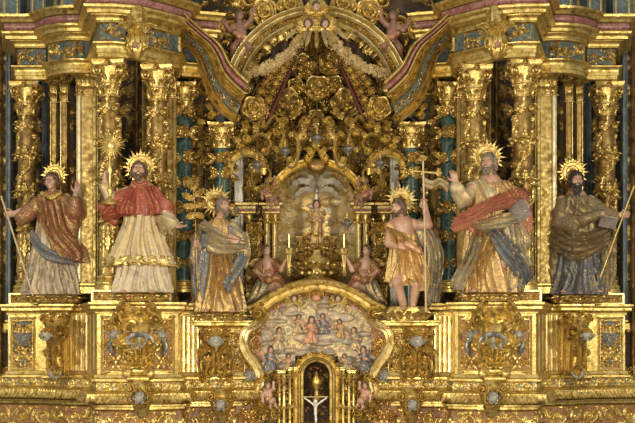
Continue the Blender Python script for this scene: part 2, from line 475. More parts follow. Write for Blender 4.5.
M['garl'] = gold('pale gilt flowers', (.66, .50, .24), (.80, .68, .40), (.36, .24, .08), .45, .45, 20.)
M['blue'] = marble('blue grey painted marble', (.045, .068, .07), (.085, .118, .118), (.18, .20, .17), .4, 9)
M['blueL'] = marble('pale blue stone', (.085, .12, .135), (.14, .185, .20), (.22, .27, .27), .5, 5)
M['teal'] = marble('teal painted marble', (.010, .034, .030), (.026, .07, .058), (.09, .145, .11), .25, 9)
M['pink'] = marble('rose painted marble', (.16, .05, .045), (.27, .10, .085), (.42, .23, .18), .35, 14)
M['redgr'] = marble('dull red panel ground', (.17, .06, .03), (.30, .13, .05), (.42, .24, .08), .5, 14)
M['dark'] = plain('dark recess ground', (.030, .018, .010), (.07, .042, .02), .7)  # darkness of gaps and recesses put into the colour
M['brown'] = gold('brown gilt drapery', (.16, .075, .025), (.34, .18, .05), (.05, .02, .01), .45, .5, 6.)
M['velvet'] = plain('dark red drapery hem', (.07, .008, .006), (.13, .016, .01), .6)
M['silver'] = gold('silvered carving', (.36, .34, .29), (.58, .55, .46), (.14, .12, .09), .45, .3, 16.)
M['silverD'] = gold('tarnished silver', (.26, .25, .22), (.50, .48, .42), (.10, .09, .07), .38, .7, 12.)
M['white'] = gold('ivory white', (.70, .66, .55), (.80, .77, .67), (.42, .36, .24), .45, .15, 12.)
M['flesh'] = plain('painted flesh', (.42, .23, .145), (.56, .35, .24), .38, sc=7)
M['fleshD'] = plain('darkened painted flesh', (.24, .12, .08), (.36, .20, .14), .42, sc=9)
M['hairB'] = plain('brown painted hair', (.07, .035, .018), (.16, .09, .045), .5, sc=30, bs=.6)
M['hairD'] = plain('dark painted hair', (.018, .012, .010), (.06, .04, .03), .5, sc=30, bs=.6)
M['hairG'] = plain('grey brown painted hair', (.10, .075, .05), (.24, .18, .12), .5, sc=30, bs=.6)
M['eye'] = plain('dark eye paint', (.02, .015, .01), (.04, .03, .02), .3)
M['wood'] = plain('pale wooden staff', (.45, .33, .17), (.62, .48, .28), .45)
M['book'] = plain('grey book leather', (.13, .11, .09), (.24, .21, .17), .5)
M['page'] = plain('gilt page edges', (.55, .47, .33), (.68, .6, .44), .6)
M['eRed'] = estofado('red cape brocade', [(.20, .035, .02), (.33, .075, .04), (.26, .05, .03)], amount=.12, sc=20)
M['eDal'] = estofado('red and gold dalmatic brocade', [(.20, .045, .03), (.30, .10, .06), (.14, .09, .05)], (.5, .34, .12), .46, sc=14)
M['eCream'] = estofado('ivory embroidered linen', [(.36, .28, .17), (.50, .42, .28), (.26, .18, .10)], (.56, .40, .16), .5, 22)
M['eAlb'] = estofado('grey ivory alb', [(.36, .30, .21), (.50, .43, .32), (.26, .20, .13)], (.5, .36, .15), .35, 18)
M['eGold'] = estofado('gold brocade robe', [(.26, .13, .06), (.36, .22, .10), (.16, .11, .08)], (.56, .38, .13), .58, 12)
M['eBlue'] = estofado('slate blue mantle', [(.07, .09, .11), (.14, .165, .19), (.08, .09, .10)], (.5, .35, .14), .28, 18)
M['eGrey'] = estofado('grey green mantle with gold', [(.17, .16, .12), (.27, .25, .19), (.12, .12, .10)], (.62, .44, .17), .45, 15)
M['eOlive'] = estofado('olive brown mantle', [(.12, .085, .045), (.20, .15, .08), (.10, .075, .045)], (.42, .30, .12), .42, 15)
M['eNavy'] = estofado('dark blue tunic', [(.045, .055, .07), (.10, .11, .13), (.05, .055, .06)], (.30, .23, .11), .38, 15)
M['ePink'] = estofado('rose dress', [(.42, .13, .09), (.55, .24, .16), (.30, .12, .08)], (.6, .4, .16), .42, 18)
M['eWine'] = estofado('coral red mantle', [(.34, .085, .05), (.50, .19, .12), (.40, .13, .08)], (.6, .4, .15), .22, 18)
M['fur'] = estofado('gilded camel skin', [(.30, .17, .06), (.45, .28, .11), (.2, .1, .04)], (.72, .50, .18), .6, 26, bs=.5)
M['scene'] = estofado('painted relief landscape', [(.24, .25, .21), (.46, .40, .28), (.30, .20, .13), (.24, .22, .15), (.50, .46, .36)], (.56, .41, .15), .42, 13)
M['sceneW'] = estofado('pale painted clouds', [(.42, .38, .28), (.30, .30, .26), (.46, .34, .25), (.40, .35, .26)], (.50, .38, .18), .35, 10)
M['frz'] = estofado('green blue painted band', [(.06, .11, .10), (.13, .17, .12), (.20, .15, .05)], (.72, .5, .16), .5, 16)
M['niche'] = estofado('painted niche landscape', [(.22, .25, .23), (.52, .42, .22), (.60, .54, .40), (.34, .22, .08)], (.72, .52, .17), .5, 7)
M['darkB'] = plain('dark brown sheet', (.045, .022, .010), (.10, .055, .022), .6, sc=6)
M['wallA'] = estofado('weathered painted gilding', [(.06, .07, .06), (.14, .10, .05), (.10, .13, .13)], (.42, .27, .08), .5, 6)
# ------------------------------------------------------------------ plan lines (photo column, depth)
EP = [(17,1.75),(17,1.0),(32,1.0),(47,1.0),(50,.80),(58,.68),(66,.62),(76,.6),(84,.62),(92,.66),(99,-.25),(112,-.25),(126,-.2),(140,-.1),(154,.05),(168,.22),(178,.36),(181,.80),(206,.9),(207,1.3)]
EPw = [(X(a, b), b) for a, b in EP]
PP = [(8,1.9),(8,.95),(28,.95),(46,.95),(47,.72),(66,.72),(68,.9),(88,.85),(97,-.3),(120,-.33),(140,-.33),(160,-.27),(178,-.15),(181,.36),(199,.36),(200,.9)]
PPw = [(X(a, b), b) for a, b in PP]
CP = [(199,1.0),(200,.30),(222,.30),(245,.42),(247,.95)]
CPw = [(X(a, b), b) for a, b in CP]
zz = lambda d: ZC+d
def arcprof(o0, z0, o1, z1, bulge, n=6):
    t = np.linspace(0, 1, n); d = A3(o1-o0, z1-z0); nn = nrm((d[1], -d[0]))
    return [(o0+d[0]*a+nn[0]*bulge*4*a*(1-a), z0+d[1]*a+nn[1]*bulge*4*a*(1-a)) for a in t]
ARCH = closeprof([(.0, zz(3.35)), (.015, zz(3.355)), (.015, zz(3.40)), (.03, zz(3.405)), (.03, zz(3.455))] + arcprof(.03, zz(3.46), .075, zz(3.51), -.012, 5) + [(.08, zz(3.525)), (.0, zz(3.53))])
CORN = closeprof([(.0, zz(3.77)), (.03, zz(3.775)), (.03, zz(3.795))] + arcprof(.035, zz(3.80), .09, zz(3.85), -.015) + [(.095, zz(3.86)), (.15, zz(3.862)), (.155, zz(3.90))] + arcprof(.16, zz(3.905), .20, zz(3.945), .012) + [(.2, zz(3.955)), (.10, zz(3.957))])
BAND = closeprof([(.08, zz(3.955))] + arcprof(.11, zz(3.965), .17, zz(4.06), .03, 7) + [(.1, zz(4.07))])
TOPF = closeprof([(.12, zz(4.068)), (.19, zz(4.07))] + arcprof(.20, zz(4.08), .26, zz(4.13), -.01) + [(.27, zz(4.16)), (.1, zz(4.165))])
PCORN = closeprof([(.0, zz(.20)), (.02, zz(.205))] + arcprof(.02, zz(.215), .05, zz(.25), -.01) + [(.06, zz(.255)), (.085, zz(.26)), (.085, zz(.29))] + arcprof(.088, zz(.295), .11, zz(.33), .01) + [(.11, zz(.34)), (.0, zz(.345))])
PBASE = closeprof([(.075, zz(-.625)), (.075, zz(-.60))] + arcprof(.075, zz(-.598), .03, zz(-.56), -.012) + [(.02, zz(-.545)), (.0, zz(-.54))])
LEDGE = closeprof([(.03, zz(-.90)), (.06, zz(-.895))] + arcprof(.07, zz(-.885), .13, zz(-.80), .03, 7) + [(.13, zz(-.775)), (.10, zz(-.77)), (.08, zz(-.755)), (.05, zz(-.752))])

def entab(name, label, i0, i1, reliefs):
    a, b = EPw[i0], EPw[i1]
    t = thing(name, label, 'entablature', ((a[0]+b[0])/2, (a[1]+b[1])/2, zz(3.35)))
    for nm, pr, m in (('architrave', ARCH, 'gold'), ('cornice', CORN, 'gold'), ('marble_band', BAND, 'pink'), ('top_fillet', TOPF, 'gold')):
        mb = MB(); sweepH(mb, EPw, pr, i0, i1); mb.build(nm, M[m], t, 30)
    mb = MB(); sweepH(mb, EPw, [(-.1, zz(3.52)), (.0, zz(3.52)), (.0, zz(3.78)), (-.1, zz(3.78))], i0, i1)
    mb.build('frieze', M['blue'], t)
    for j0, j1, nn in reliefs:
        pth = EPw[j0:j1+1]; L = plen(pth); hm = HM(L, .235, .008); hm.rinceau(.1, nn); hm.foliage(int(L*14), (.05, .09))
        hm.frame(.008, .007, .8)
        mb = MB(); relief(mb, hm, m_path(pth, zz(3.535), .004), .035); mb.build('frieze_carving', [M['blue'], M['gold2']], t)
    return t
entA = entab('entablature', 'receding end section of the left gilded entablature above the outermost column', 0, 3, [(1, 3, 2)])
entB = entab('entablature', 'concave middle section of the left entablature with blue scroll frieze', 3, 9, [(4, 7, 2), (7, 8, 1)])
entD = entab('entablature', 'projecting left entablature over the two carved columns behind the red caped saint', 9, 16, [(10, 12, 1), (13, 15, 2)])
entE = entab('entablature', 'short receding entablature piece behind the top of the left curved pediment', 16, 18, [(16, 17, 1)])

def small_console(t_, c, w, h, d):
    pass
# frieze console hanging at the projecting bay
def frieze_console(px, y, label):
    c = P(px, 32, y); t = thing('frieze_console', label, 'console', c)
    mb = MB(); 
    lathe(mb, [(.02, -.34), (.06, -.30), (.115, -.2), (.12, -.12), (.09, -.02), (.11, .08), (.12, .2), (.1, .3)], c, 20, mod=lambda R, a, z: R*(1+.10*np.cos(7*a)))
    mb.build('body', M['gold2'], t)
    mb = MB()
    for k in range(7):
        a = PI+ (k+.5)/7*PI; d = A3(math.cos(a), math.sin(a), 0)
        leaf(mb, c+d*.09+A3(0, 0, .0), (d[0]*.3, d[1]*.3, -1), d, .28, .12, curl=-1.2, lean=.1)
        leaf(mb, c+d*.09+A3(0, 0, -.02), (d[0]*.4, d[1]*.4, 1), d, .2, .11, curl=1.2)
    mb.build('acanthus_leaf', M['gold'], t)
    mb = MB(); ellipsoid(mb, c+A3(0, -.1, -.17), (.05, .05, .06), 7)
    mb.build('rose_shell', M['fleshD'], t)
    return t
fcon = frieze_console(137, -.25, 'gilded leafy console hanging on the left frieze above the red caped saint')

# ------------------------------------------------------------------ capitals and columns
def capital(mb, r, h, z0, q=8, sq=1.0, mi=0):
    lathe(mb, [(r*1.16, z0+.36*h), (r*1.22, z0+.37*h), (r*1.22, z0+.41*h), (r*1.16, z0+.42*h)], (0, 0, 0), 24, mi)
    lathe(mb, [(r*.98, z0), (r*1.12, z0+.01*h), (r*1.12, z0+.06*h), (r*.95, z0+.08*h), (r*1.0, z0+.5*h), (r*1.25, z0+.8*h), (r*1.3, z0+.84*h)], (0, 0, 0), 24, mi)
    for row, (zb, L, W, ph) in enumerate(((.03, .30, .8, 0), (.34, .34, .8, .5))):
        for k in range(q):
            a = TAU*(k+ph)/q; d = A3(math.cos(a), math.sin(a), 0)
            leaf(mb, d*r*1.0+A3(0, 0, z0+zb*h), (0, 0, 1), d, L*h, W*r*.95, curl=1.5 if row else .9, th=.014, mi=mi, lean=.10)
    for k in range(4):
        a = PI/4+k*PI/2; d = A3(math.cos(a), math.sin(a), 0)
        sp = spiral2((r*1.60, z0+.70*h), h*.185, PI, 1.6, -1, .12)
        pts = [(r*.95, z0+.48*h), (r*1.15, z0+.62*h)]
        p2 = np.vstack([pts, sp]); path = p2[:, :1]*d + np.stack([0*p2[:, 1], 0*p2[:, 1], p2[:, 1]], -1)
        tube(mb, path, h*.035, r*.22, 8, B=np.cross(d, (0, 0, 1)), mi=mi)
    ab = []
    for k in range(4):
        for t in np.linspace(-1, 1, 7)[:-1]:
            a = k*PI/2; e = A3(math.cos(a), math.sin(a)); f = A3(-e[1], e[0])
            rr = r*1.6*(.80+.22*t*t); ab.append(e*rr+f*r*1.6*t*.98)
    ab = np.array(ab)
    G = np.array([[(*(p*s), z) for p in ab] for s, z in ((.85, z0+.84*h), (.93, z0+.87*h), (1, z0+.93*h), (1.02, z0+h))])
    mb.grid(G, wv=True, mi=mi, capu=True)
    for k in range(4):
        a = k*PI/2; d = A3(math.cos(a), math.sin(a), 0)
        rosette(mb, d*r*1.32+A3(0, 0, z0+.9*h), r*.33, d, mi, 2, 6)
def cbase(mb, r, h, mi=0):
    lathe(mb, [(r*1.5, 0), (r*1.5, h*.25), (r*1.42, h*.27)] + [(r*(1.36+.1*math.sin(t)), h*(.40-.12*math.cos(t))) for t in np.linspace(0, PI, 6)] + [(r*1.22, h*.56), (r*1.14, h*.66)] + [(r*(1.16+.08*math.sin(t)), h*(.78-.1*math.cos(t))) for t in np.linspace(0, PI, 6)] + [(r*1.02, h*.92), (r, h)], (0, 0, 0), 28, mi)
H0 = 2.85
def make_column(seed):
    rnd = random.Random(seed); r = .125
    t = thing('carved_column', 'x', 'column', (0, 0, 0), 'gilded columns wrapped in carved vines')
    mb = MB(); cbase(mb, r, .2); mb.build('base', M['gold'], t)
    hm = HM(TAU*r, 2.22, .0085, wrap=True)
    # lower fluted drum with crossing bands, then climbing vine
    for k in range(12): hm.stroke([(hm.w*k/12, .02), (hm.w*k/12, .60)], .016, h0=.35)
    for k in range(4):
        x = hm.w*(k+.5)/4; hm.leaf(x, .04, PI/2, .26, .16, .8); hm.leaf(x+hm.w/8, .30, PI/2, .26, .14, .7); hm.leaf(x, .60, -PI/2, .22, .14, .7)
    hm.beads(.66, .018, h=.8); hm.stroke([(0, .69), (hm.w, .69)], .014, h0=.6)
    for ph in (0, .5):
        v = np.linspace(.74, 2.2, 60); u = (ph*hm.w + (v-.74)*.55 + .03*np.sin(v*22)) % hm.w
        for a, b in zip(u, v): hm.blob(a, b, .02, .8)
        for k in range(0, 60, 3):
            s = 1 if (k//3) % 2 else -1; a = rnd.uniform(.2, 1.2)
            hm.leaf(u[k], v[k], PI/2-s*a, rnd.uniform(.10, .15), .09, rnd.uniform(.7, 1.1))
            if k % 6 == 0: hm.scroll((u[k]+s*.07) % hm.w, v[k]+.02, .045, rnd.uniform(0, 6), s, 1.2, h=1., leaves=2)
    for b in (1.2, 1.7):
        for k in range(6): hm.leaf(hm.w*k/6, b-.05, PI/2, .17, .13, 1.3); 
        for k in range(7): hm.blob(hm.w*(k+.3)/7, b+.0, .028, 1.5)
    mb = MB(); relief(mb, hm, m_cyl((0, 0, .19), r, -PI/2, lambda V: r*(1-.10*(V/2.25)**2)), .038); mb.build('shaft', [M['goldD'], M['gold2']], t)  # low ground between the vines gets a darker colour than the raised carving
    for b, nn in ((1.36, 6), (1.86, 6), (2.28, 5)):
        mb = MB()
        for k in range(nn):
            a = TAU*(k+rnd.random()*.4)/nn; d = A3(math.cos(a), math.sin(a), 0)
            leaf(mb, d*(r*.95)+A3(0, 0, b-.05), (0, 0, 1), d, rnd.uniform(.12, .17), .11, curl=2.0)
            leaf(mb, d*(r*.95)+A3(0, 0, b), (d[1]*.5, -d[0]*.5, -1), d, rnd.uniform(.10, .14), .09, curl=1.7)
            ellipsoid(mb, d*(r+.03)+A3(0, 0, b-.03), (.028, .028, .028), 6)
        mb.build('leaf_wreath', M['gold2'], t)
    mb = MB(); capital(mb, r*.98, .45, 2.40); mb.build('capital', M['gold2'], t, 50)
    return t
cols = [('gilded vine carved column left of the saint in the red cape', 110, .02), ('gilded vine carved column behind the right shoulder of the red caped saint', 158, .28), ('outermost left gilded column behind the deacon saint with the staff', 27, 1.25)]
rcols = ['gilded vine carved column right of the saint in coral mantle, behind his book', 'gilded vine carved column behind the left side of the coral mantled saint', 'outermost right gilded column behind the bearded saint in olive mantle']
c0 = make_column(5); 
for i, (lb, px, y) in enumerate(cols):
    loc = (X(px, y), y, zz(.5))
    c = c0 if i == 0 else copy_tree(c0, loc)
    c.location = loc; c['label'] = lb
    d = copy_tree(c0, (-loc[0], y, zz(.5)), rcols[i])
# plinth blocks under the columns
def plinth(px, y, label, w=.4):
    c = A3(X(px, y), y, zz(.34)); t = thing('column_plinth', label, 'plinth', c)
    mb = MB(); box(mb, c[0]-w/2, c[0]+w/2, y-w/2, y+w/2, zz(.345), zz(.5)); mb.build('block', M['goldP'], t)
    hm = HM(w-.06, .11, .008); hm.rinceau(.05, 3); hm.frame(.006, .006)
    mb = MB(); relief(mb, hm, m_flat((c[0]-w/2+.03, y-w/2-.002, zz(.365)), (1, 0, 0)), .02); mb.build('panel', [M['redgr'], M['gold']], t)
    return t
pl = [plinth(110, .02, 'pale gilt block under the column left of the red caped saint'), plinth(158, .28, 'pale gilt block under the column right of the red caped saint'), plinth(27, 1.25, 'gilt block under the outermost left column')]

# teal columns with gilded wraps
def make_teal(r, H, caph, seed, wraps):
    rnd = random.Random(seed)
    t = thing('teal_column', 'x', 'column', (0, 0, 0))
    mb = MB(); cbase(mb, r, .16); mb.build('base', M['gold'], t)
    mb = MB(); lathe(mb, [(r*.99, .15), (r, H*.3), (r*.97, H*.6), (r*.9, H-caph)], (0, 0, 0), 28); mb.build('shaft', M['teal'], t)
    for w in wraps:
        mb = MB(); z = w*H
        for k in range(9):
            a = TAU*(k+rnd.random()*.5)/9; d = A3(math.cos(a), math.sin(a), 0); tw = rnd.uniform(-.8, .8)
            leaf(mb, d*r*.9+A3(0, 0, z-.03), (d[1]*tw, -d[0]*tw, 1), d, rnd.uniform(.15, .21), .12, curl=1.5)
            leaf(mb, d*r*.9+A3(0, 0, z+.02), (d[1]*tw, -d[0]*tw, -1), d, rnd.uniform(.14, .2), .11, curl=1.5)
            ellipsoid(mb, d*(r+.02)+A3(0, 0, z+rnd.uniform(-.04, .04)), (.026, .026, .026), 6)
        mb.build('leaf_wreath', M['gold2'], t)
    mb = MB(); capital(mb, r*.95, caph, H-caph); mb.build('capital', M['gold2'], t, 50)
    return t
yT = .85
HT = Z(84, yT)-zz(.5)+.0
t1 = make_teal(.115, HT, .38, 3, (.14, .27, .40, .52, .64, .76, .86)); loc = (X(184, yT), yT, zz(.5)); t1.location = loc
t1['label'] = 'teal marbled column with gilded leaf wreaths right of the red caped saint'; t1['group'] = 'teal columns beside the great arch'
copy_tree(t1, (-loc[0], yT, zz(.5)), 'teal marbled column with gilded leaf wreaths left of the coral mantled saint')
yU = 1.05; zb = Z(318, yU); HU = Z(124, yU)-zb
t2 = make_teal(.12, HU, .34, 4, (.25, .40, .56, .74, .82)); loc2 = (X(222, yU), yU, zb); t2.location = loc2
t2['label'] = 'shorter teal column with wide gilded capital behind the left saint holding a palm'; t2['group'] = 'shorter teal columns below the great arch'
copy_tree(t2, (-loc2[0], yU, zb), 'shorter teal column with wide gilded capital behind the saint with the cross')

# ------------------------------------------------------------------ pilasters
def pilaster(px0, px1, y, pt, pb, label, face='goldP', core='gold', cap=True, depth=.12, strips=True, name='pilaster', capm='gold2'):
    x0, x1 = X(px0, y), X(px1, y); z0, z1 = Z(pb, y), Z(pt, y); w = x1-x0; xc = (x0+x1)/2
    t = thing(name, label, 'pilaster', (xc, y, z0)); ch = .40 if cap else 0
    mb = MB(); box(mb, x0, x1, y, y+depth, z0, z1-ch*.9); mb.build('shaft', M[core], t)
    if strips:
        mb = MB()
        for i, a in enumerate((x0+w*.06, x1-w*.24)):
            mb = MB(); box(mb, a, a+w*.18, y-.03, y+.01, z0+.15, z1-ch, b=.012); mb.build('moulding', M[face if i == 0 else core], t)  # one strip paler than the other, its highlight put into the colour
    if cap:
        mb = MB(); c = A3(xc, y+.02, 0)
        for row, (zb_, L, ph, n) in enumerate(((.0, .17, 0, 4), (.13, .17, .5, 5))):
            for k in range(n):
                xx = x0 + w*(k+.5)/n; leaf(mb, (xx, y-.01, z1-.40+zb_), (0, 0, 1), (0, -1, 0), L, w/n*1.15, curl=2.0)
        box(mb, x0, x1, y-.01, y+depth, z1-.41, z1-.05)
        box(mb, x0-.02, x1+.02, y-.03, y+depth, z1-.425, z1-.40, b=.008)
        for s in (-1, 1):
            p = spiral2((xc+s*(w*.5+.01), z1-.11), .062, PI/2, 1.5, -s, .15)
            tube(mb, np.stack([p[:, 0], 0*p[:, 0]+y-.05, p[:, 1]], -1), .016, .045, 8, B=(0, 1, 0))
        box(mb, x0-.05, x1+.05, y-.09, y+depth, z1-.05, z1)
        rosette(mb, (xc, y-.07, z1-.09), .06, (0, -1, 0), 0, 2, 6)
        mb.build('capital', M[capm], t, 50)
    mb = MB(); box(mb, x0-.03, x1+.03, y-.05, y+depth, z0, z0+.10, b=.01); box(mb, x0-.015, x1+.015, y-.03, y+depth, z0+.10, z0+.15, b=.015); mb.build('base', M['gold'], t)
    return t
pil = [
 pilaster(76, 98, .72, 64, 294, 'broad pale gilt pilaster between the deacon saint and the red caped saint', 'cream', 'goldF'),
 pilaster(50, 57, 1.15, 72, 294, 'narrow gilded strip pilaster above the raised hand of the deacon saint', 'gold', 'goldF'),
 pilaster(60, 68, 1.05, 71, 296, 'slim gilded pilaster just left of the broad pale left pilaster', 'goldP', 'goldD'),
 pilaster(164, 176, .62, 66, 304, 'ivory gilt pilaster just above the red caped saint\'s outstretched hand', 'cream', 'goldF'),
 pilaster(142, 149, .9, 72, 304, 'thin gilded pilaster seen in the gap behind the red caped saint\'s halo', 'gold', 'goldD', cap=False),
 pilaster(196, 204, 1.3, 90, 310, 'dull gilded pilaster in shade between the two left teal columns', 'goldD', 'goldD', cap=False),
 pilaster(234, 243, 1.25, 158, 318, 'silvery white pilaster beside the left saint holding a palm', 'white', 'white', cap=False, strips=True),
 pilaster(42, 47, 1.75, 60, 312, 'blue stone strip pilaster between the outermost left column and the deacon saint', 'blueL', 'blueL', cap=False),
 pilaster(6, 11, 1.75, 40, 330, 'blue stone strip pilaster at the far left edge', 'blueL', 'blueL', cap=False),
]

# ------------------------------------------------------------------ back walls
def backwall():
    mb = MB(); path = [(X(-40, 2.0), 2.0), (X(205, 2.0), 2.0)]
    hm = HM(plen(path), 4.7, .02)
    r = random.Random(3)
    for i in range(26):
        for j in range(26):
            hm.leaf((i+r.random())*hm.w/26, (j+r.random())*hm.h/26, r.uniform(0, TAU), r.uniform(.12, .25), .13, r.uniform(.4, 1))
    for k in range(9): hm.stroke([((k+.5)*hm.w/9, 0), ((k+.5)*hm.w/9, hm.h)], .03, h0=1.2)
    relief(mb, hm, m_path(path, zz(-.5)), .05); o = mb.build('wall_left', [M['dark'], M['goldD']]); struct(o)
    d = o.copy(); C.objects.link(d); d.name = 'wall_right'; m = o.data.copy(); m.transform(Matrix.Scale(-1, 4, (1, 0, 0))); m.flip_normals(); d.data = m
backwall()

# ------------------------------------------------------------------ pedestals
def panel(t, path, z0, z1, kind, gm, rm, depth=.03, border=True, seed=0, bw=.018):
    hm = HM(plen(path), z1-z0, .0075); r = random.Random(seed); w, h = hm.w, hm.h
    if kind == 'cand': hm.candelabra()
    elif kind == 'rosette':
        for k in range(2):
            y = h*(.30+.42*k); hm.blob(w/2, y, w*.13, 1., w*.15)
            for q in range(8): hm.leaf(w/2, y, TAU*q/8, w*.32, w*.2, .8)
        hm.foliage(60, (.05, .10), r); hm.z = np.maximum(hm.z, hm.z[:, ::-1])
    elif kind == 'rinc': hm.rinceau(.06)
    elif kind == 'rincv': hm.rinceau(.06, vertical=True)
    else:
        hm.foliage(int(w*h*420), (.06, .12), r)
    if border: hm.frame(.012, bw*.6, .9)
    mb = MB(); relief(mb, hm, m_path(path, z0, .004), depth); mb.build('panel', [M[gm], M[rm]], t)
def seg(path, f0, f1, n=8):
    p = resample(path, 60); i0, i1 = f0*59, f1*59
    q = np.linspace(i0, i1, n); return np.stack([np.interp(q, np.arange(60), p[:, k]) for k in (0, 1)], -1)
def pedestal(label, path, i0, i1, zt, zb, mats='gold', corn=PCORN, base=PBASE):
    a, b = path[i0], path[i1]
    t = thing('pedestal', label, 'pedestal', ((a[0]+b[0])/2, (a[1]+b[1])/2, zz(zb)))
    mb = MB(); sweepH(mb, path, [(-.5, zz(zb)), (0, zz(zb)), (0, zz(zt)), (-.5, zz(zt))], i0, i1); mb.build('die', M[mats], t)
    mb = MB(); sweepH(mb, path, corn, i0, i1); mb.build('cornice', M['gold'], t, 30)
    mb = MB(); sweepH(mb, path, base, i0, i1); mb.build('base_moulding', M['gold'], t, 30)
    return t
pedA = pedestal('outermost left gilded pedestal beneath the deacon saint', PPw, 0, 7, .22, -.58)
panel(pedA, seg(PPw[1:4], .12, .68), zz(-.50), zz(.14), 'rosette', 'blue', 'gold2', seed=1)
for zq in (.0, ):
    mb = MB(); rosette(mb, (X(24, .9), .90, zz(-.12)), .10, (0, -1, 0), 0, 3, 7); mb.build('silver_rosette', M['silver'], pedA)
mb = MB()
pr = [(-.016, -.01), (-.016, .012), (-.006, .03), (.01, .03), (.016, .012), (.016, -.01)]
def rectframe(t, path2, z0, z1, w=.02, d=.03, m='goldP', f0=0, f1=1):
    p = seg(path2, f0, f1, 2); a, b = p[0], p[-1]; dx = nrm((b-a)); n = A3(dx[1], -dx[0])
    mb = MB(); L = np.linalg.norm(b-a)
    cs = [(0, z0), (L, z0), (L, z1), (0, z1)]
    for k in range(4):
        (u0, v0), (u1, v1) = cs[k], cs[(k+1) % 4]
        A = np.array([*(a+dx*u0), v0]); B = np.array([*(a+dx*u1), v1]); e = nrm(B-A); A = A-e*w; B = B+e*w
        N3 = A3(n[0], n[1], 0)
        tube(mb, [A+N3*.008, B+N3*.008], d*.8, w*.8, 6, B=np.cross(e, N3))
    mb.build('panel_frame', M[m], t, 30)
rectframe(pedA, PPw[1:4], zz(-.52), zz(.16), f0=.10, f1=.70)
def strips(t, path2, z0, z1, fr, w, m='goldP'):
    p = resample(path2, 2); a, b = p[0], p[1]; dx = nrm(b-a); n = A3(dx[1], -dx[0]); L = np.linalg.norm(b-a)
    for f in fr:
        mb = MB(); c = a+dx*L*f; N3 = A3(n[0], n[1], 0)
        tube(mb, [(*c, z0)+N3*0, (*c, z1)+N3*0], w*.6, w, 8, B=(dx[0], dx[1], 0))
        mb.build('vertical_moulding', M[m], t, 30)
strips(pedA, PPw[6:8], zz(-.54), zz(.2), (.15, .4, .65, .9), .028)
pedD = pedestal('projecting gilded pedestal with a large leaf corbel below the red caped saint', PPw, 7, 13, .22, -.58)
f = lambda a, b: seg(PPw[8:13], a, b)
panel(pedD, f(.075, .40), zz(-.50), zz(.14), 'cand', 'redgr', 'gold', seed=2)
panel(pedD, f(.62, .93), zz(-.50), zz(.14), 'cand', 'redgr', 'gold', seed=3)
rectframe(pedD, PPw[8:13], zz(-.52), zz(.16), f0=.06, f1=.945)
strips(pedD, PPw[7:9], zz(-.54), zz(.2), (.3, .7), .03)
for q, fx in enumerate((.24, .78)):   # silver sprays on the two panels
    c = f(fx, fx+.01)[0]; mb = MB()
    for k in range(5):
        a = PI*(k)/4; leaf(mb, (c[0], c[1]-.03, zz(-.07)), (math.cos(a), 0, abs(math.sin(a))*.8-.1), (0, -1, 0), .11, .07, curl=1.2)
    s = 1 if q else -1
    mb.build('silver_spray', M['silver'], pedD)
    mb = MB(); pth = [(c[0]+s*.02*k-.0*s+.04*s*math.sin(k*1.2), c[1]-.04, zz(-.10-.055*k)) for k in range(5)]
    tube(mb, pth, [.018, .034, .036, .028, .01], n=8); mb.build('silver_scroll', M['silverD'], pedD)
pedS = pedestal('plain gilded pilaster pedestal between the red caped saint and the palm bearing saint', PPw, 13, 15, .22, -.58)
strips(pedS, PPw[13:15], zz(-.54), zz(.18), (.12, .38, .64, .9), .03, 'goldP')
CC = lambda zt: closeprof([(.0, zz(zt-.13)), (.02, zz(zt-.12))] + arcprof(.02, zz(zt-.11), .06, zz(zt-.07), -.01) + [(.07, zz(zt-.065)), (.09, zz(zt-.06)), (.09, zz(zt-.03)), (.11, zz(zt-.02)), (.11, zz(zt)), (0, zz(zt+.005))])
pedC = pedestal('inner left gilded pedestal with scroll corbel below the palm bearing saint', CPw, 0, 4, .05, -.58, corn=CC(.12))
panel(pedC, seg(CPw[1:4], .06, .94), zz(-.52), zz(-.02), 'fol', 'frz', 'gold2', .05, seed=4)
rectframe(pedC, CPw[1:4], zz(-.54), zz(0), f0=.05, f1=.95)

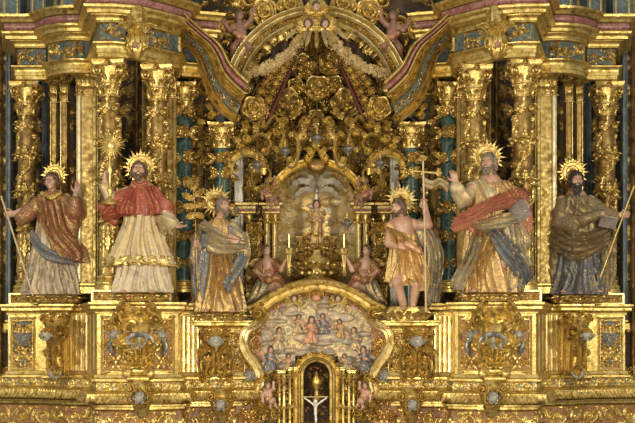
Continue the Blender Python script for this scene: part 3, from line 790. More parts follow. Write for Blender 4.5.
# base band + ledge + lower predella, one run per side
LP = [(-25,1.1),(6,.95),(46,.85),(66,.6),(90,.55),(97,-.32),(140,-.36),(180,-.15),(186,.28),(200,.3),(245,.42),(262,.5),(264,1.0)]
LPw = [(X(a, b), b) for a, b in LP]
def ledge():
    t = thing('predella_ledge', 'long leaf carved gilded ledge running under the left pedestals', 'ledge', (X(130, 0), .3, ZC-.9))
    mb = MB(); sweepH(mb, LPw, [(-.7, zz(-.76)), (.0, zz(-.76)), (.0, zz(-.62)), (-.7, zz(-.62))]); mb.build('band', M['gold'], t)
    hm = HM(plen(LPw), .125, .009); hm.rinceau(.05, int(hm.w/.16)); hm.frame(.006, .006)
    mb = MB(); relief(mb, hm, m_path(LPw, zz(-.752), .006), .014); mb.build('band_carving', [M['frz'], M['gold']], t)
    mb = MB(); sweepH(mb, LPw, LEDGE); mb.build('moulding', M['gold'], t, 30)
    mb = MB(); p = resample([(a, b) for a, b in LPw], 110); d = np.gradient(p, axis=0)
    for i in range(1, 109):
        n = nrm((d[i][1], -d[i][0])); 
        leaf(mb, (p[i][0]+n[0]*.125, p[i][1]+n[1]*.125, zz(-.775)), (n[0]*.05, n[1]*.05, -1), (n[0], n[1], 0), .13, .10, curl=.5, ns=8, lean=.25)
    mb.build('leaf_moulding', M['gold2'], t)
    LQ = [(a, b+.12) for a, b in LPw]
    t2 = thing('predella', 'lowest carved gilded band left of the tabernacle', 'predella', (X(130, 0), .4, 0))
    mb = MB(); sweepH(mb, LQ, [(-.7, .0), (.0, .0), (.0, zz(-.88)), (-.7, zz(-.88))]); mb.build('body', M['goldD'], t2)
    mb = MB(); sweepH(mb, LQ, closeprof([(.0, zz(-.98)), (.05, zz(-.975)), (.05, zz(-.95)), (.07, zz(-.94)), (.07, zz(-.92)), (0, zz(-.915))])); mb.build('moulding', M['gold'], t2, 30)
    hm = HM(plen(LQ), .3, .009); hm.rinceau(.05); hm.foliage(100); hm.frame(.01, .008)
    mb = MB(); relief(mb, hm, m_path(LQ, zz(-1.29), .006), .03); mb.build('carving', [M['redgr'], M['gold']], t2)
    return t, t2
led, pred = ledge()

# ------------------------------------------------------------------ corbels
def big_corbel():
    c = P(140, 330, -.42); t = thing('leaf_corbel', 'large gilded acanthus corbel with dark silver shell below the red caped saint', 'corbel', c)
    x, y, z = P(140, 330, -.33)
    mb = MB()
    lathe(mb, [(.05, -.62), (.13, -.58), (.12, -.5), (.08, -.44), (.10, -.34), (.15, -.2), (.13, -.05), (.17, .08), (.24, .2), (.27, .26)], (x, y+.02, z), 30, mod=lambda R, a, z_: R*(1+.06*np.cos(9*a)))
    mb.build('core', M['gold'], t)
    mb = MB()
    for s in (-1, 1):
        for (px, py, L, W, ux, uz, cu) in ((0, .22, .30, .2, .9, -.5, 1.1), (.1, .20, .28, .18, .6, .5, 1.5), (.14, .05, .3, .18, .9, .35, 1.3), (.12, -.05, .28, .16, .7, -.7, 1.1), (.07, -.22, .26, .17, .9, -.1, 1.3), (.05, -.35, .24, .14, .6, -.8, .8), (.16, .15, .22, .15, .8, -.1, 1.4)):
            leaf(mb, (x+s*px, y-.12, z+py), (s*ux, -.2, uz), (0, -1, .1), L*1.1, W*1.2, curl=cu, th=.02, lob=3, ns=16)
        p = cscroll((140+s*9, 337), 5.5, 0 if s < 0 else PI, -s, (140+s*8, 361), 5, 0 if s < 0 else PI, s, mid=[(140+s*4, 350)])
        wire_scroll(mb, p, -.50, .022, .06)
    for a in (-.6, -.3, 0, .3, .6):
        leaf(mb, (x+a*.25, y-.14, z+.1), (a*1.2, -.15, 1), (0, -1, 0), .24, .15, curl=1.8, th=.02)
        leaf(mb, (x+a*.2, y-.12, z-.3), (a, -.1, -1), (0, -1, 0), .2, .11, curl=.9, th=.02)
    mb.build('acanthus_leaf', M['gold'], t)
    mb = MB()
    for k in range(9):
        a = PI*k/8; d = (math.cos(a), 0, -.8*math.sin(a)+.1)
        leaf(mb, (x, y-.17, z-.10), d, (0, -1, 0), .15, .075, curl=1.2, lob=1, th=.02, lean=.1)
    mb.build('silver_shell', M['silver'], t)
    mb = MB(); tube(mb, [P(140+13*math.cos(a), 342-8*math.sin(a), -.55) for a in np.linspace(-.1, PI+.1, 14)], [.015, .03, .03, .015], n=8); ellipsoid(mb, (x, y-.13, z-.1), (.13, .05, .08), 8)
    mb.build('shell_hollow', M['silverD'], t)
    mb = MB(); p = spiral2((0, 0), .075, PI/2, 1.6, 1, .15)
    for s in (-1, 1):
        tube(mb, [(x+s*(.14), y-.1+b, z-.52+a) for a, b in p], .02, .05, 8, B=(1, 0, 0))
    tube(mb, [(x-.15, y-.11, z-.5), (x+.15, y-.11, z-.5)], .055, n=12); tube(mb, [(x-.13, y-.12, z-.59), (x+.13, y-.12, z-.59)], .035, n=12)
    mb.build('bottom_roll', M['gold'], t)
    return t
corD = big_corbel()
def side_corbel():
    c = P(56, 330, .6); t = thing('scroll_corbel', 'gilded spiral scroll corbel with silver leaf below the deacon saint', 'corbel', c); x, y, z = c
    mb = MB(); lathe(mb, [(.04, -.6), (.11, -.56), (.1, -.4), (.09, -.2), (.14, 0), (.18, .1), (.2, .16)], (x, y+.05, z), 24); mb.build('core', M['gold2'], t)
    mb = MB()
    p = cscroll((60, 331), 9, PI/2, -1, (56, 372), 7, PI/2, 1, mid=[(54, 350)]); wire_scroll(mb, p, .42, .03, .09)
    p = cscroll((47, 333), 6, PI/2, 1, (50, 362), 5, PI/2, -1, mid=[(49, 348)]); wire_scroll(mb, p, .45, .022, .06)
    for k, (a, b, ux, uz, L) in enumerate(((0, .1, -1, .5, .25), (.05, .12, 1, .4, .25), (0, .0, -.8, -.6, .24), (.05, -.05, .9, -.4, .24), (0, -.25, .8, -.4, .22), (0, -.25, -.8, -.4, .2), (0, -.4, .3, -1, .2), (0, -.4, -.4, -1, .2), (0, .12, 0, 1, .2))):
        leaf(mb, (x+a, y-.12, z+b), (ux, -.1, uz), (0, -1, 0), L, L*.6, curl=1.4, th=.02)
    mb.build('acanthus_leaf', M['gold2'], t)
    mb = MB()
    for k in range(6):
        a = PI*1.1+k*.5; leaf(mb, P(46, 334, .38), (math.cos(a), 0, math.sin(a)), (0, -1, 0), .12, .07, curl=1.2)
        leaf(mb, P(56, 372, .38), (math.cos(a), 0, math.sin(a)), (0, -1, 0), .12, .07, curl=1.2)
    mb.build('silver_leaf', M['silver'], t)
    return t
corA = side_corbel()
def inner_corbel():
    c = P(216, 350, .2); t = thing('scroll_corbel', 'gilded interlaced scroll corbel with silver leaf below the palm bearing saint', 'corbel', c); x, y, z = c
    mb = MB(); lathe(mb, [(.03, -.32), (.07, -.28), (.08, -.15), (.1, .0), (.14, .16), (.19, .26)], (x, y+.08, z), 24); mb.build('core', M['gold2'], t)
    mb = MB()
    for s in (-1, 1):
        p = cscroll((216+s*9, 338), 6, PI/2, s, (216+s*5, 371), 6, PI/2, -s, mid=[(216+s*2, 354)]); wire_scroll(mb, p, .1, .024, .06)
        p = cscroll((216+s*15, 352), 5, -PI/2, -s, (216+s*14, 378), 4, PI/2, s, mid=[(216+s*17, 365)]); wire_scroll(mb, p, .18, .018, .04)
        for (a, b, ux, uz, L) in ((.03, .2, 1, .3, .22), (.03, .05, 1, -.3, .24), (.03, -.12, 1, -.1, .22), (.02, -.25, .7, -.7, .2), (.1, .1, .6, .8, .2)):
            leaf(mb, (x+s*a, y-.06, z+b), (s*ux, -.1, uz), (0, -1, 0), L, L*.6, curl=1.4, th=.02)
    mb.build('acanthus_leaf', M['gold2'], t)
    mb = MB()
    for k in range(7):
        a = -.6-k*.35; leaf(mb, (x+.02, y-.18, z+.16), (math.cos(a), 0, math.sin(a)), (0, -1, 0), .15, .07, curl=1.0)
    mb.build('silver_leaf', M['silver'], t)
    return t
corC = inner_corbel()
def bracket(px, py, y, label, s=1.):
    c = P(px, py, y); t = thing('ledge_bracket', label, 'bracket', c, 'scrolled brackets interrupting the ledge'); x, y, z = c
    mb = MB(); lathe(mb, [(.02, -.26), (.07, -.22), (.1, -.1), (.15, .02), (.16, .12), (.1, .2)], c, 18)
    for k in range(9):
        a = TAU*k/9; leaf(mb, (x, y-.1, z), (math.cos(a), -.15, math.sin(a)), (0, -1, 0), .2*s, .13*s, curl=1.5, th=.02)
    for q in (-1, 1):
        p = spiral2((q*.13, .1), .07, PI/2, 1.5, q, .15); tube(mb, [(x+a, y-.13, z+b) for a, b in p], .018, .04, 8, B=(0, 1, 0))
    mb.build('acanthus_leaf', M['gold2'], t)
    mb = MB(); rosette(mb, (x, y-.16, z+.0), .085, (0, -1, .1), 0, 2, 6); mb.build('silver_flower', M['silver'], t)
    return t
brD = bracket(142, 397, -.50, 'silver flowered bracket on the ledge below the red caped saint')
brC = bracket(222, 404, .22, 'silver flowered bracket on the ledge below the palm bearing saint', .8)
# ------------------------------------------------------------------ right half: mirrored counterparts with their own labels
for o, lb in ((entA, 'receding end section of the right gilded entablature above the outermost column'), (entB, 'concave middle section of the right entablature with blue scroll frieze'),
    (entD, 'projecting right entablature over the two carved columns behind the coral mantled saint'), (entE, 'short receding entablature piece behind the top of the right curved pediment'), (fcon, 'gilded leafy console hanging on the right frieze above the coral mantled saint'),
    (pl[0], 'pale gilt block under the column right of the coral mantled saint'), (pl[1], 'pale gilt block under the column left of the coral mantled saint'), (pl[2], 'gilt block under the outermost right column'),
    (pil[0], 'broad pale gilt pilaster between the coral mantled saint and the olive mantled saint'), (pil[1], 'narrow gilded strip pilaster above the right shoulder of the olive mantled saint'),
    (pil[2], 'slim gilded pilaster just right of the broad pale right pilaster'), (pil[3], 'ivory gilt pilaster behind the coral mantled saint\'s outstretched sleeve'),
    (pil[4], 'thin gilded pilaster seen in the gap behind the coral mantled saint\'s halo'), (pil[5], 'dull gilded pilaster in shade between the two right teal columns'),
    (pil[6], 'silvery white pilaster beside the saint with the cross'), (pil[7], 'blue stone strip pilaster beside the outermost right column'), (pil[8], 'blue stone strip pilaster at the far right edge'),
    (pedA, 'outermost right gilded pedestal beneath the olive mantled saint'), (pedD, 'projecting gilded pedestal with a large leaf corbel below the coral mantled saint'),
    (pedS, 'plain gilded pilaster pedestal between the coral mantled saint and the saint with the cross'), (pedC, 'inner right gilded pedestal with scroll corbel below the saint with the cross'),
    (led, 'long leaf carved gilded ledge running under the right pedestals'), (pred, 'lowest carved gilded band right of the tabernacle'),
    (corD, 'large gilded acanthus corbel with dark silver shell below the coral mantled saint'), (corA, 'gilded spiral scroll corbel with silver leaf below the olive mantled saint'),
    (corC, 'gilded interlaced scroll corbel with silver leaf below the saint with the cross'), (brD, 'silver flowered bracket on the ledge below the coral mantled saint'), (brC, 'silver flowered bracket on the ledge below the saint with the cross')):
    mirror(o, lb)
# ------------------------------------------------------------------ carved figures
def rotf(yaw, pitch=0., roll=0.):
    f = A3(math.sin(yaw)*math.cos(pitch), -math.cos(yaw)*math.cos(pitch), math.sin(pitch)); u0 = A3(math.sin(roll), 0, math.cos(roll))
    r = nrm(np.cross(f, u0)); u = np.cross(r, f); return r, f, u
class Fig:
    def __init__(s, label, y0, box_, base, name='saint_statue', cat='statue', dy=(-.36, .30), sc=1.0, group=None):
        s.y0 = y0; s.k = K(y0)/S; s.sc = sc
        s.t = thing(name, label, cat, P(base[0], base[1], y0), group)
        a = P(box_[0], box_[3], y0); b = P(box_[2], box_[1], y0)
        s.lo = (a[0], y0+dy[0]*sc, a[2]); s.hi = (b[0], y0+dy[1]*sc, b[2])
    def w(s, px, py, dy=0.): p = P(px, py, s.y0); p[1] += dy; return p
    def sd(s, h=.009): return SD(s.lo, s.hi, h)
    def done(s, sd, name, mat, parent=None):
        mb = MB(); sd.mesh(mb); return mb.build(name, mat, parent or s.t, 80)
    def ch(s, sd, pts, rs, k=.02, fold=None, sq=None):
        sd.chain([s.w(*p) for p in pts], [r*s.k for r in rs], k, 'u', fold, sq)
    def robe(s, sd, secs, **kw):
        sd.robe([(Z(r[0], s.y0), X(r[1], s.y0), s.y0+r[2], r[3]*s.k, (r[4] if len(r) > 4 else r[3]*.75)*s.k) for r in secs], **kw)
    def head(s, sd, px, py, dy, yaw=0, pitch=0, roll=0, size=1., neck=None):
        c = s.w(px, py, dy); r, f, u = rotf(yaw, pitch, roll); q = size
        L = lambda a, b, d: c + q*(a*r+b*f+d*u)
        s.L, s.q, s.R3 = L, q, (r, f, u)
        sd.ell(c, (.074*q, .090*q, .104*q), .01, s.R3)
        sd.ell(L(0, .030, -.055), (.054*q, .058*q, .062*q), .03*q, s.R3)
        sd.cap(L(0, .070, -.100), L(0, .066, -.10), .020*q, k=.02*q)
        for e in (-1, 1):
            sd.ell(L(e*.040, .055, -.03), (.030*q,)*3, .02*q)
            sd.ell(L(e*.032, .094, .004), (.020*q, .018*q, .013*q), .010*q, s.R3, 'd')
            sd.ell(L(e*.030, .074, .003), (.014*q,)*3, .004)
            sd.ell(L(e*.076, -.002, -.01), (.012*q, .020*q, .032*q), .008, s.R3)
        sd.cap(L(-.042, .080, .026), L(.042, .080, .026), .010*q, k=.014*q)
        sd.cap(L(0, .088, .012), L(0, .108, -.034), .008*q, .014*q, .010*q)
        sd.cap(L(-.017, .086, -.062), L(.017, .086, -.062), .008*q, k=.006*q); sd.cap(L(-.013, .084, -.076), L(.013, .084, -.076), .008*q, k=.006*q)
        if neck: sd.cap(L(0, -.015, -.06), s.w(*neck), .048*q, .056*q, .03)
    def eyes(s, body):
        for e in (-1, 1):
            mb = MB(); c = s.L(e*.030, .086, .003); ellipsoid(mb, c, (.0095*s.q, .008*s.q, .007*s.q), 5); mb.build('eye', M['eye'], body)
    def hair(s, mat, length=.3, name='hair', back=.5, top=1.):
        L, q, R3 = s.L, s.q, s.R3; sd = s.sd(.007)
        fo = lambda g, t: -.007*q*np.sin(g[0]*95+3*np.sin(g[2]*38))*np.cos(g[2]*60+g[1]*50)
        sd.ell(L(0, -.012, .018), (.088*q, .100*q, .106*q*top), .02, R3, 'u', fo)
        for e in (-1, 1):
            sd.chain([L(e*.075, .0, .03), L(e*.082, -.01, -.04), L(e*.078, -.02, -.05-.1*length)], [.026*q, .028*q, .018*q], .02, 'u', fo)
        sd.cap(L(0, -.06, 0), L(0, -.07, -.07-.2*length*back), .07*q, .05*q, .03, 'u', fo)
        sd.ell(L(0, .115, -.035), (.058*q, .062*q, .100*q), .012, R3, 'd')
        return s.done(sd, name, mat)
    def beard(s, mat, ln=1., wd=1.):
        L, q, R3 = s.L, s.q, s.R3; sd = s.sd(.0065)
        fo = lambda g, t: -.006*q*np.sin(g[0]*110+2.5*np.sin(g[2]*45))
        sd.ell(L(0, .070, -.10-.03*ln), (.046*q*wd, .036*q, .055*q*ln), .02, R3, 'u', fo)
        for e in (-1, 1):
            sd.chain([L(e*.066, .02, -.03), L(e*.052, .055, -.08), L(e*.012, .085, -.105)], [.014*q, .022*q, .022*q], .015, 'u', fo)
            sd.cap(L(0, .094, -.050), L(e*.026, .086, -.064), .008*q, .007*q, .006)
        return s.done(sd, 'beard', mat)
    def hand(s, sd, wr, d, n, thumb=1, curl=.5, size=1.1, spread=.12):
        wr = s.w(*wr) if len(wr) == 3 else np.array(wr); d = nrm(d); n = nrm(np.array(n)-d*np.dot(n, d)); e = np.cross(d, n)*thumb; q = size
        for i, (o, ln) in enumerate(((.030, .064), (.010, .074), (-.010, .068), (-.029, .052))):
            kn = wr+q*(.088*d+e*o-abs(o)*.25*d); sd.cap(wr+q*(e*o*.6+.012*d), kn, .015*q, .012*q, .015)
            a = curl*(.6+.15*i); fd = nrm(d*math.cos(a)+n*math.sin(a)+e*o*spread*30*.3)
            m = kn+fd*ln*.52*q; a2 = curl*(1.7+.2*i); fd2 = nrm(d*math.cos(a2)+n*math.sin(a2)+e*o*spread*6)
            sd.cap(kn, m, .0098*q, .0090*q, .004); sd.cap(m, m+fd2*ln*.5*q, .0090*q, .0072*q, .004)
        b = wr+q*(.022*d+e*.026); m = b+q*.042*nrm(e*.85+d*.6+n*.3); sd.cap(b, m, .013*q, .0105*q, .01)
        sd.cap(m, m+q*.034*nrm(e*.25+d+n*(.3+curl*.5)), .0105*q, .0085*q, .004)
    def foot(s, sd, ank, d, size=1.):
        a = s.w(*ank); d = nrm(d); q = size; e = np.cross(d, (0, 0, 1))
        sd.cap(a, a+A3(0, 0, -.04*q)+d*-.02*q, .030*q, .030*q, .02)
        sd.cap(a+A3(0, 0, -.045*q), a+d*.11*q+A3(0, 0, -.062*q), .032*q, .022*q, .02)
        for i in range(5):
            o = (i-2)*.015*q; p = a+d*(.115-.006*abs(i-1))*q+e*o+A3(0, 0, -.068*q); sd.cap(p, p+d*.034*q, .0115*q, .009*q, .005)
    def halo(s, px, py, dy, R=.24, r0=.10, n=36, m='gold2', tilt=0.):
        n = int(n*.8); r0 *= .92
        c = s.w(px, py, dy); t = s.t; mb = MB()
        G = []
        for k in range(n*2):
            a = TAU*k/(n*2); rr = (R*(1. if (k//2) % 2 == 0 else .82)) if k % 2 == 0 else r0*1.35
            G.append((rr*math.cos(a), rr*math.sin(a)))
        G = np.array(G); ct = np.zeros_like(G)
        T = lambda q, y: np.stack([c[0]+q[:, 0], c[1]+y+0*q[:, 0]+tilt*q[:, 1], c[2]+q[:, 1]], -1)
        mid = G*np.where(np.arange(len(G)) % 2 == 0, .84, 1.)[:, None]
        mb.grid(np.array([T(ct, .0), T(G*.3, -.02), T(mid, -.018), T(G, -.002), T(G, .004), T(ct, .012)]), wv=True)
        mb.build('halo_rays', M[m], t, 20)
        mb = MB(); a = np.arange(40)*TAU/40
        tube(mb, np.stack([c[0]+r0*1.25*np.cos(a), c[1]-.02+0*a+tilt*r0*1.25*np.sin(a), c[2]+r0*1.25*np.sin(a)], -1), .007, closed=True)
        tube(mb, np.stack([c[0]+r0*.8*np.cos(a), c[1]-.024+0*a, c[2]+r0*.8*np.sin(a)], -1), .007, closed=True)
        mb.build('halo_ring', M['gold'], t)
    def mound(s, px0, px1, pt, pb, ry=.2, m='gold2'):
        c = s.w((px0+px1)/2, pb); w = (px1-px0)*.5*s.k; h = (pb-pt)*s.k; mb = MB()
        lathe(mb, [(.9, 0), (1.0, h*.25), (.92, h*.5), (.98, h*.7), (.85, h*.95), (.3, h*1.02)], (0, 0, 0), 40, mod=lambda R, a, z: R*(1+.07*np.sin(9*a+z*30)+.04*np.sin(17*a)))
        V = mb.V[0]; V[:, 0] = V[:, 0]*w+c[0]; V[:, 1] = V[:, 1]*ry+c[1]; V[:, 2] += c[2]
        for k in range(9):
            a = PI+PI*(k+.5)/9; d = A3(math.cos(a), math.sin(a), 0)
            leaf(mb, (c[0]+d[0]*w*.95, c[1]+d[1]*ry*.95, c[2]+h*.1), (d[0]*.5, d[1]*.3, 1), d, h*1.1, w*.35, curl=1.3)
        mb.build('rocky_base', M[m], s.t)
def drape(F, name, mat, A, B, nf=4, amp=.022, bulge=.05, ph=0., nl=34, nw=34, parent=None):
    # pleated cloth hanging between two edges; pleats run along its length
    pa = resample(spline([F.w(*p) for p in A], 8), nl); pb = resample(spline([F.w(*p) for p in B], 8), nl); u = np.linspace(0, 1, nw)[None, :, None]
    G = pa[:, None]*(1-u)+pb[:, None]*u
    T = np.gradient(G, axis=0); S_ = np.gradient(G, axis=1); Nn = np.cross(T, S_); Nn /= np.maximum(np.linalg.norm(Nn, axis=-1, keepdims=True), 1e-9)
    Nn = np.where(Nn[..., 1:2] > 0, -Nn, Nn); s = np.linspace(0, 1, nl)[:, None]; uu = u[..., 0]
    w = TAU*nf*(uu + .10*np.sin(3.1*s+ph) + .05*np.sin(9*s+ph*2)) + ph
    fo = (1-2*np.abs(np.sin(w/2))**.75)*(.55+.6*np.abs(np.sin(2.2*s+ph))) + .3*np.sin(w*1.7+5*s)
    hgt = bulge*np.sin(PI*uu)**.6 + amp*fo
    G = G + Nn*(hgt+.35*amp*fo)[..., None]; edge = .012*np.sin(w*1.0)[-1:, :]; G[-1:, :, 2] += edge; G[:, 0] += A3(0, .02, 0); G[:, -1] += A3(0, .02, 0)
    mb = MB(); mb.grid(np.concatenate([G, (G+A3(0, .016, 0))[:, ::-1]], 1), wv=True, capu=True); return mb.build(name, M[mat], parent or F.t, 70)
def held(name, label, cat, loc): return thing(name, label, cat, loc)
def staff(name, label, a, b, r, mat, cat='staff', knobs=()):
    t = thing(name, label, cat, b); mb = MB(); tube(mb, [a, (np.array(a)+b)/2, b], r, n=10); mb.build('shaft', M[mat], t)
    return t
def bookobj(label, c, ax, ay, az, sz):
    t = thing('book', label, 'book', c); c = np.array(c); ax, ay = nrm(ax), nrm(ay); az = np.cross(ax, ay); w, h, d = sz
    def slab(mb, o, w, h, d):
        V = [c+o*az+ax*sx*w/2+ay*sy*h/2+az*sz_*d/2 for sx in (-1, 1) for sy in (-1, 1) for sz_ in (-1, 1)]
        mb.add(V, [(0, 1, 3, 2), (4, 6, 7, 5), (0, 4, 5, 1), (2, 3, 7, 6), (0, 2, 6, 4), (1, 5, 7, 3)])
    for o in (-1, 1):
        mb = MB(); slab(mb, o*d*.45, w, h, d*.14); mb.build('cover', M['book'], t)
    mb = MB(); slab(mb, 0, w*.94, h*.92, d*.74); mb.build('pages', M['page'], t)
    mb = MB(); tube(mb, [c-ax*w*.5-ay*h*.5, c-ax*w*.5+ay*h*.5], d*.5, n=8); mb.build('spine', M['book'], t)
def fold(k=38., a=.008, d=(.5, .3, 1.), ph=0.): return cloth(k, a, d, ph)

# --- cardinal in the red cape --------------------------------------------------
def saint_red():
    F = Fig('bearded saint statue in red shoulder cape and ivory surplice, one arm stretched out', -.42, (98, 150, 190, 302), (140, 301))
    F.mound(116, 166, 292, 301, .17)
    b = F.sd(.0075); F.head(b, 139.5, 171, -.05, .1, .28, .02, 1.0, (141, 186, .0))
    F.ch(b, [(141, 190, .02), (141, 215, .02), (142, 238, .02)], [12, 12, 12])
    F.ch(b, [(128, 192, .0), (114, 198, -.08), (107, 183, -.12)], [6, 4.5, 3.2]); F.hand(b, (107, 181, -.13), (.25, -.1, 1), (.8, -.4, 0), 1, 1.0)
    F.ch(b, [(154, 192, .0), (164, 212, -.08), (175, 226, -.14)], [6, 4.5, 3.0]); F.hand(b, (175, 226, -.14), (1, -.3, -.25), (0, -.5, 1), -1, .25)
    F.ch(b, [(134, 240, .0), (133, 285, .0)], [7, 5]); F.ch(b, [(148, 240, .0), (150, 285, .0)], [7, 5])
    F.foot(b, (130, 287, -.12), (-.3, -1, 0)); F.foot(b, (152, 287, -.12), (.3, -1, 0))
    bd = F.done(b, 'body', M['flesh']); F.eyes(bd)
    F.hair(M['hairB'], .2, top=.98); F.beard(M['hairB'], .8)
    g = F.sd(); F.robe(g, [(250, 142, 0, 22, 15), (270, 142, 0, 25, 17), (293, 142, -.01, 30, 20)], nf=19, amp=.020, tw=1.2, ph=.6); F.done(g, 'cassock', M['eAlb'])
    g = F.sd(); F.robe(g, [(200, 142, 0, 17, 12), (222, 142, 0, 18, 13), (245, 141, 0, 25, 17), (264, 140, 0, 33, 21)], nf=15, amp=.022, tw=1.6, ph=1.7, ragged=.008)
    F.ch(g, [(155, 205, -.02), (165, 213, -.08), (173, 224, -.13)], [7, 7.5, 8], .03, fold(55, .008))
    F.ch(g, [(128, 200, -.02), (113, 199, -.09), (107, 188, -.12)], [7, 6.5, 6], .03, fold(55, .008)); F.done(g, 'surplice', M['eCream'])
    g = F.sd(); F.robe(g, [(257, 140.5, 0, 30.5, 19.5), (266, 140, 0, 34.5, 22.5)], nf=15, amp=.022, tw=1.6, ph=1.7, ragged=.012); F.done(g, 'lace_hem', M['gold2'])
    g = F.sd(); F.robe(g, [(183, 141, .02, 8, 8), (188, 141, .01, 15, 11), (196, 142, 0, 22, 14), (206, 143, 0, 25, 16), (216, 143, 0, 24, 17)], nf=11, amp=.016, tw=2.2, ph=.4, ragged=.012, diag=1)
    F.ch(g, [(155, 196, -.02), (164, 208, -.07), (170, 215, -.09)], [9, 9, 7], .03, fold(45, .010)); F.ch(g, [(126, 198, -.02), (114, 201, -.09)], [9, 7], .03, fold(45, .01))
    F.ch(g, [(112, 203, -.06), (104, 206, -.02), (106, 216, .0), (114, 222, .02)], [5, 5, 5, 4], .03, fold(60, .01)); F.done(g, 'red_cape', M['eRed'])
    drape(F, 'sleeve_folds', 'eCream', [(158, 208, -.1), (166, 214, -.14), (174, 218, -.16)], [(156, 220, -.06), (164, 230, -.1), (174, 236, -.13)], 4, .018, .04, .6)
    drape(F, 'cape_fold', 'eRed', [(120, 196, -.06), (114, 200, -.1), (106, 204, -.08)], [(124, 216, -.1), (114, 220, -.08), (104, 222, -.02)], 3, .02, .04, .9)
    drape(F, 'cape_fold', 'eRed', [(144, 188, -.14), (150, 202, -.22), (150, 216, -.24)], [(156, 190, -.08), (168, 204, -.12), (172, 216, -.12)], 4, .022, .02, 1.9)
    drape(F, 'cape_fold', 'eRed', [(128, 190, -.1), (120, 204, -.14), (117, 215, -.14)], [(140, 190, -.14), (138, 204, -.24), (136, 218, -.26)], 4, .022, .02, .2)
    g = F.sd(.007); F.ch(g, [(135, 183, -.10), (141, 187, -.12), (147, 184, -.09)], [2.2, 2.2, 2.2], .01); F.ch(g, [(141, 187, -.12), (142, 200, -.17), (143, 212, -.2)], [1, .8, .8], .01); F.done(g, 'collar', M['eRed'])
    F.halo(139.5, 166, .10, .27, .12, 30)
saint_red()
def monstrance():
    y = -.58; c = P(110, 205, y); t = thing('monstrance', 'gilded sunburst monstrance held up by the saint in the red cape', 'monstrance', c)
    k = K(y)/S
    mb = MB(); lathe(mb, [(9*k, 0), (9.5*k, 1.5*k), (6*k, 3.5*k), (3*k, 6*k), (1.5*k, 9*k), (3*k, 14*k), (3*k, 16*k), (1.3*k, 19*k), (1.3*k, 30*k), (3*k, 34*k), (1.5*k, 40*k), (1.2*k, 52*k)], c, 20); mb.build('foot_and_stem', M['gold'], t)
    c2 = P(111, 145, y); mb = MB(); n = 24
    for i in range(n):
        a = TAU*i/n; R = .175 if i % 2 else .14; d = A3(math.cos(a), 0, math.sin(a)); e = A3(-d[2], 0, d[0])
        tube(mb, [c2+d*.04, c2+d*R], [.019, .003], n=6)
    a = np.arange(24)*TAU/24; tube(mb, np.stack([c2[0]+.05*np.cos(a), c2[1]+0*a, c2[2]+.05*np.sin(a)], -1), .012, closed=True)
    mb.build('sunburst', M['gold'], t)
    mb = MB(); ellipsoid(mb, c2, (.045, .012, .045), 8); mb.build('host_glass', M['goldP'], t)
monstrance()

# --- deacon at far left -------------------------------------------------------
def saint_deacon():
    F = Fig('young deacon saint statue in red and gold dalmatic raising one hand, far left', .72, (4, 160, 94, 306), (52, 303))
    F.mound(26, 80, 293, 303, .2)
    b = F.sd(.0075); F.head(b, 52, 181, -.03, -.1, .05, -.06, 1.0, (53, 196, .0))
    F.ch(b, [(54, 200, .02), (55, 220, .02), (55, 240, .02)], [11, 11, 11])
    F.ch(b, [(44, 199, .0), (30, 210, -.10), (17, 215, -.14)], [6, 4.5, 3]); F.hand(b, (17, 215, -.14), (-1, -.2, -.1), (.1, -1, -.2), 1, 1.0)
    F.ch(b, [(66, 199, .0), (78, 210, -.08), (78, 196, -.13)], [6, 4.5, 3]); F.hand(b, (78, 195, -.13), (.25, -.1, 1), (-.3, -1, 0), -1, .3)
    F.ch(b, [(48, 240, 0), (42, 285, 0)], [7, 5]); F.ch(b, [(62, 240, 0), (62, 285, 0)], [7, 5]); F.foot(b, (38, 287, -.12), (-.4, -1, 0)); F.foot(b, (64, 288, -.12), (.3, -1, 0))
    bd = F.done(b, 'body', M['flesh']); F.eyes(bd); F.hair(M['hairB'], .0, top=.97)
    g = F.sd(); F.robe(g, [(222, 54, 0, 17, 13), (240, 54, 0, 20, 15), (265, 53, 0, 24, 17), (295, 52, 0, 29, 20)], nf=15, amp=.026, tw=2, ph=.9, diag=-2); F.done(g, 'alb', M['eAlb'])
    g = F.sd(); F.robe(g, [(192, 53, .0, 8, 8), (197, 54, .0, 15, 11), (212, 55, 0, 17, 13), (235, 57, 0, 21, 15), (250, 62, 0, 23, 16), (262, 66, 0, 22, 15)], nf=9, amp=.020, tw=2.5, ph=2.4, ragged=.015, diag=3)
    F.ch(g, [(43, 202, -.0), (31, 212, -.09), (24, 219, -.10)], [8, 8.5, 8], .03, fold(50, .010)); F.ch(g, [(66, 202, 0), (76, 212, -.07), (78, 203, -.11)], [8, 9, 7.5], .03, fold(50, .01))
    F.ch(g, [(76, 214, -.06), (74, 232, -.02), (72, 240, .02)], [6, 6, 3], .03, fold(60, .01)); F.done(g, 'dalmatic', M['eDal'])
    drape(F, 'blue_lining', 'eBlue', [(34, 230, -.14), (46, 244, -.22), (60, 253, -.24), (76, 258, -.16)], [(33, 240, -.12), (44, 256, -.24), (58, 264, -.26), (76, 266, -.16)], 2, .014, .03, .4)
    drape(F, 'dalmatic_front', 'eDal', [(42, 202, -.14), (44, 222, -.20), (52, 240, -.26), (66, 262, -.24)], [(64, 200, -.14), (68, 222, -.16), (78, 240, -.16), (86, 256, -.08)], 4, .026, .03, 1.3)
    drape(F, 'alb_folds', 'eAlb', [(40, 250, -.22), (34, 270, -.22), (26, 293, -.2)], [(66, 262, -.22), (74, 276, -.16), (76, 293, -.14)], 6, .028, .03, .2)
    g = F.sd(.007); F.ch(g, [(45, 195, -.12), (54, 200, -.16), (62, 194, -.12)], [3, 3, 3], .01); F.done(g, 'gold_collar', M['gold2'])
    F.halo(53, 174, .10, .22, .10, 26)
saint_deacon()
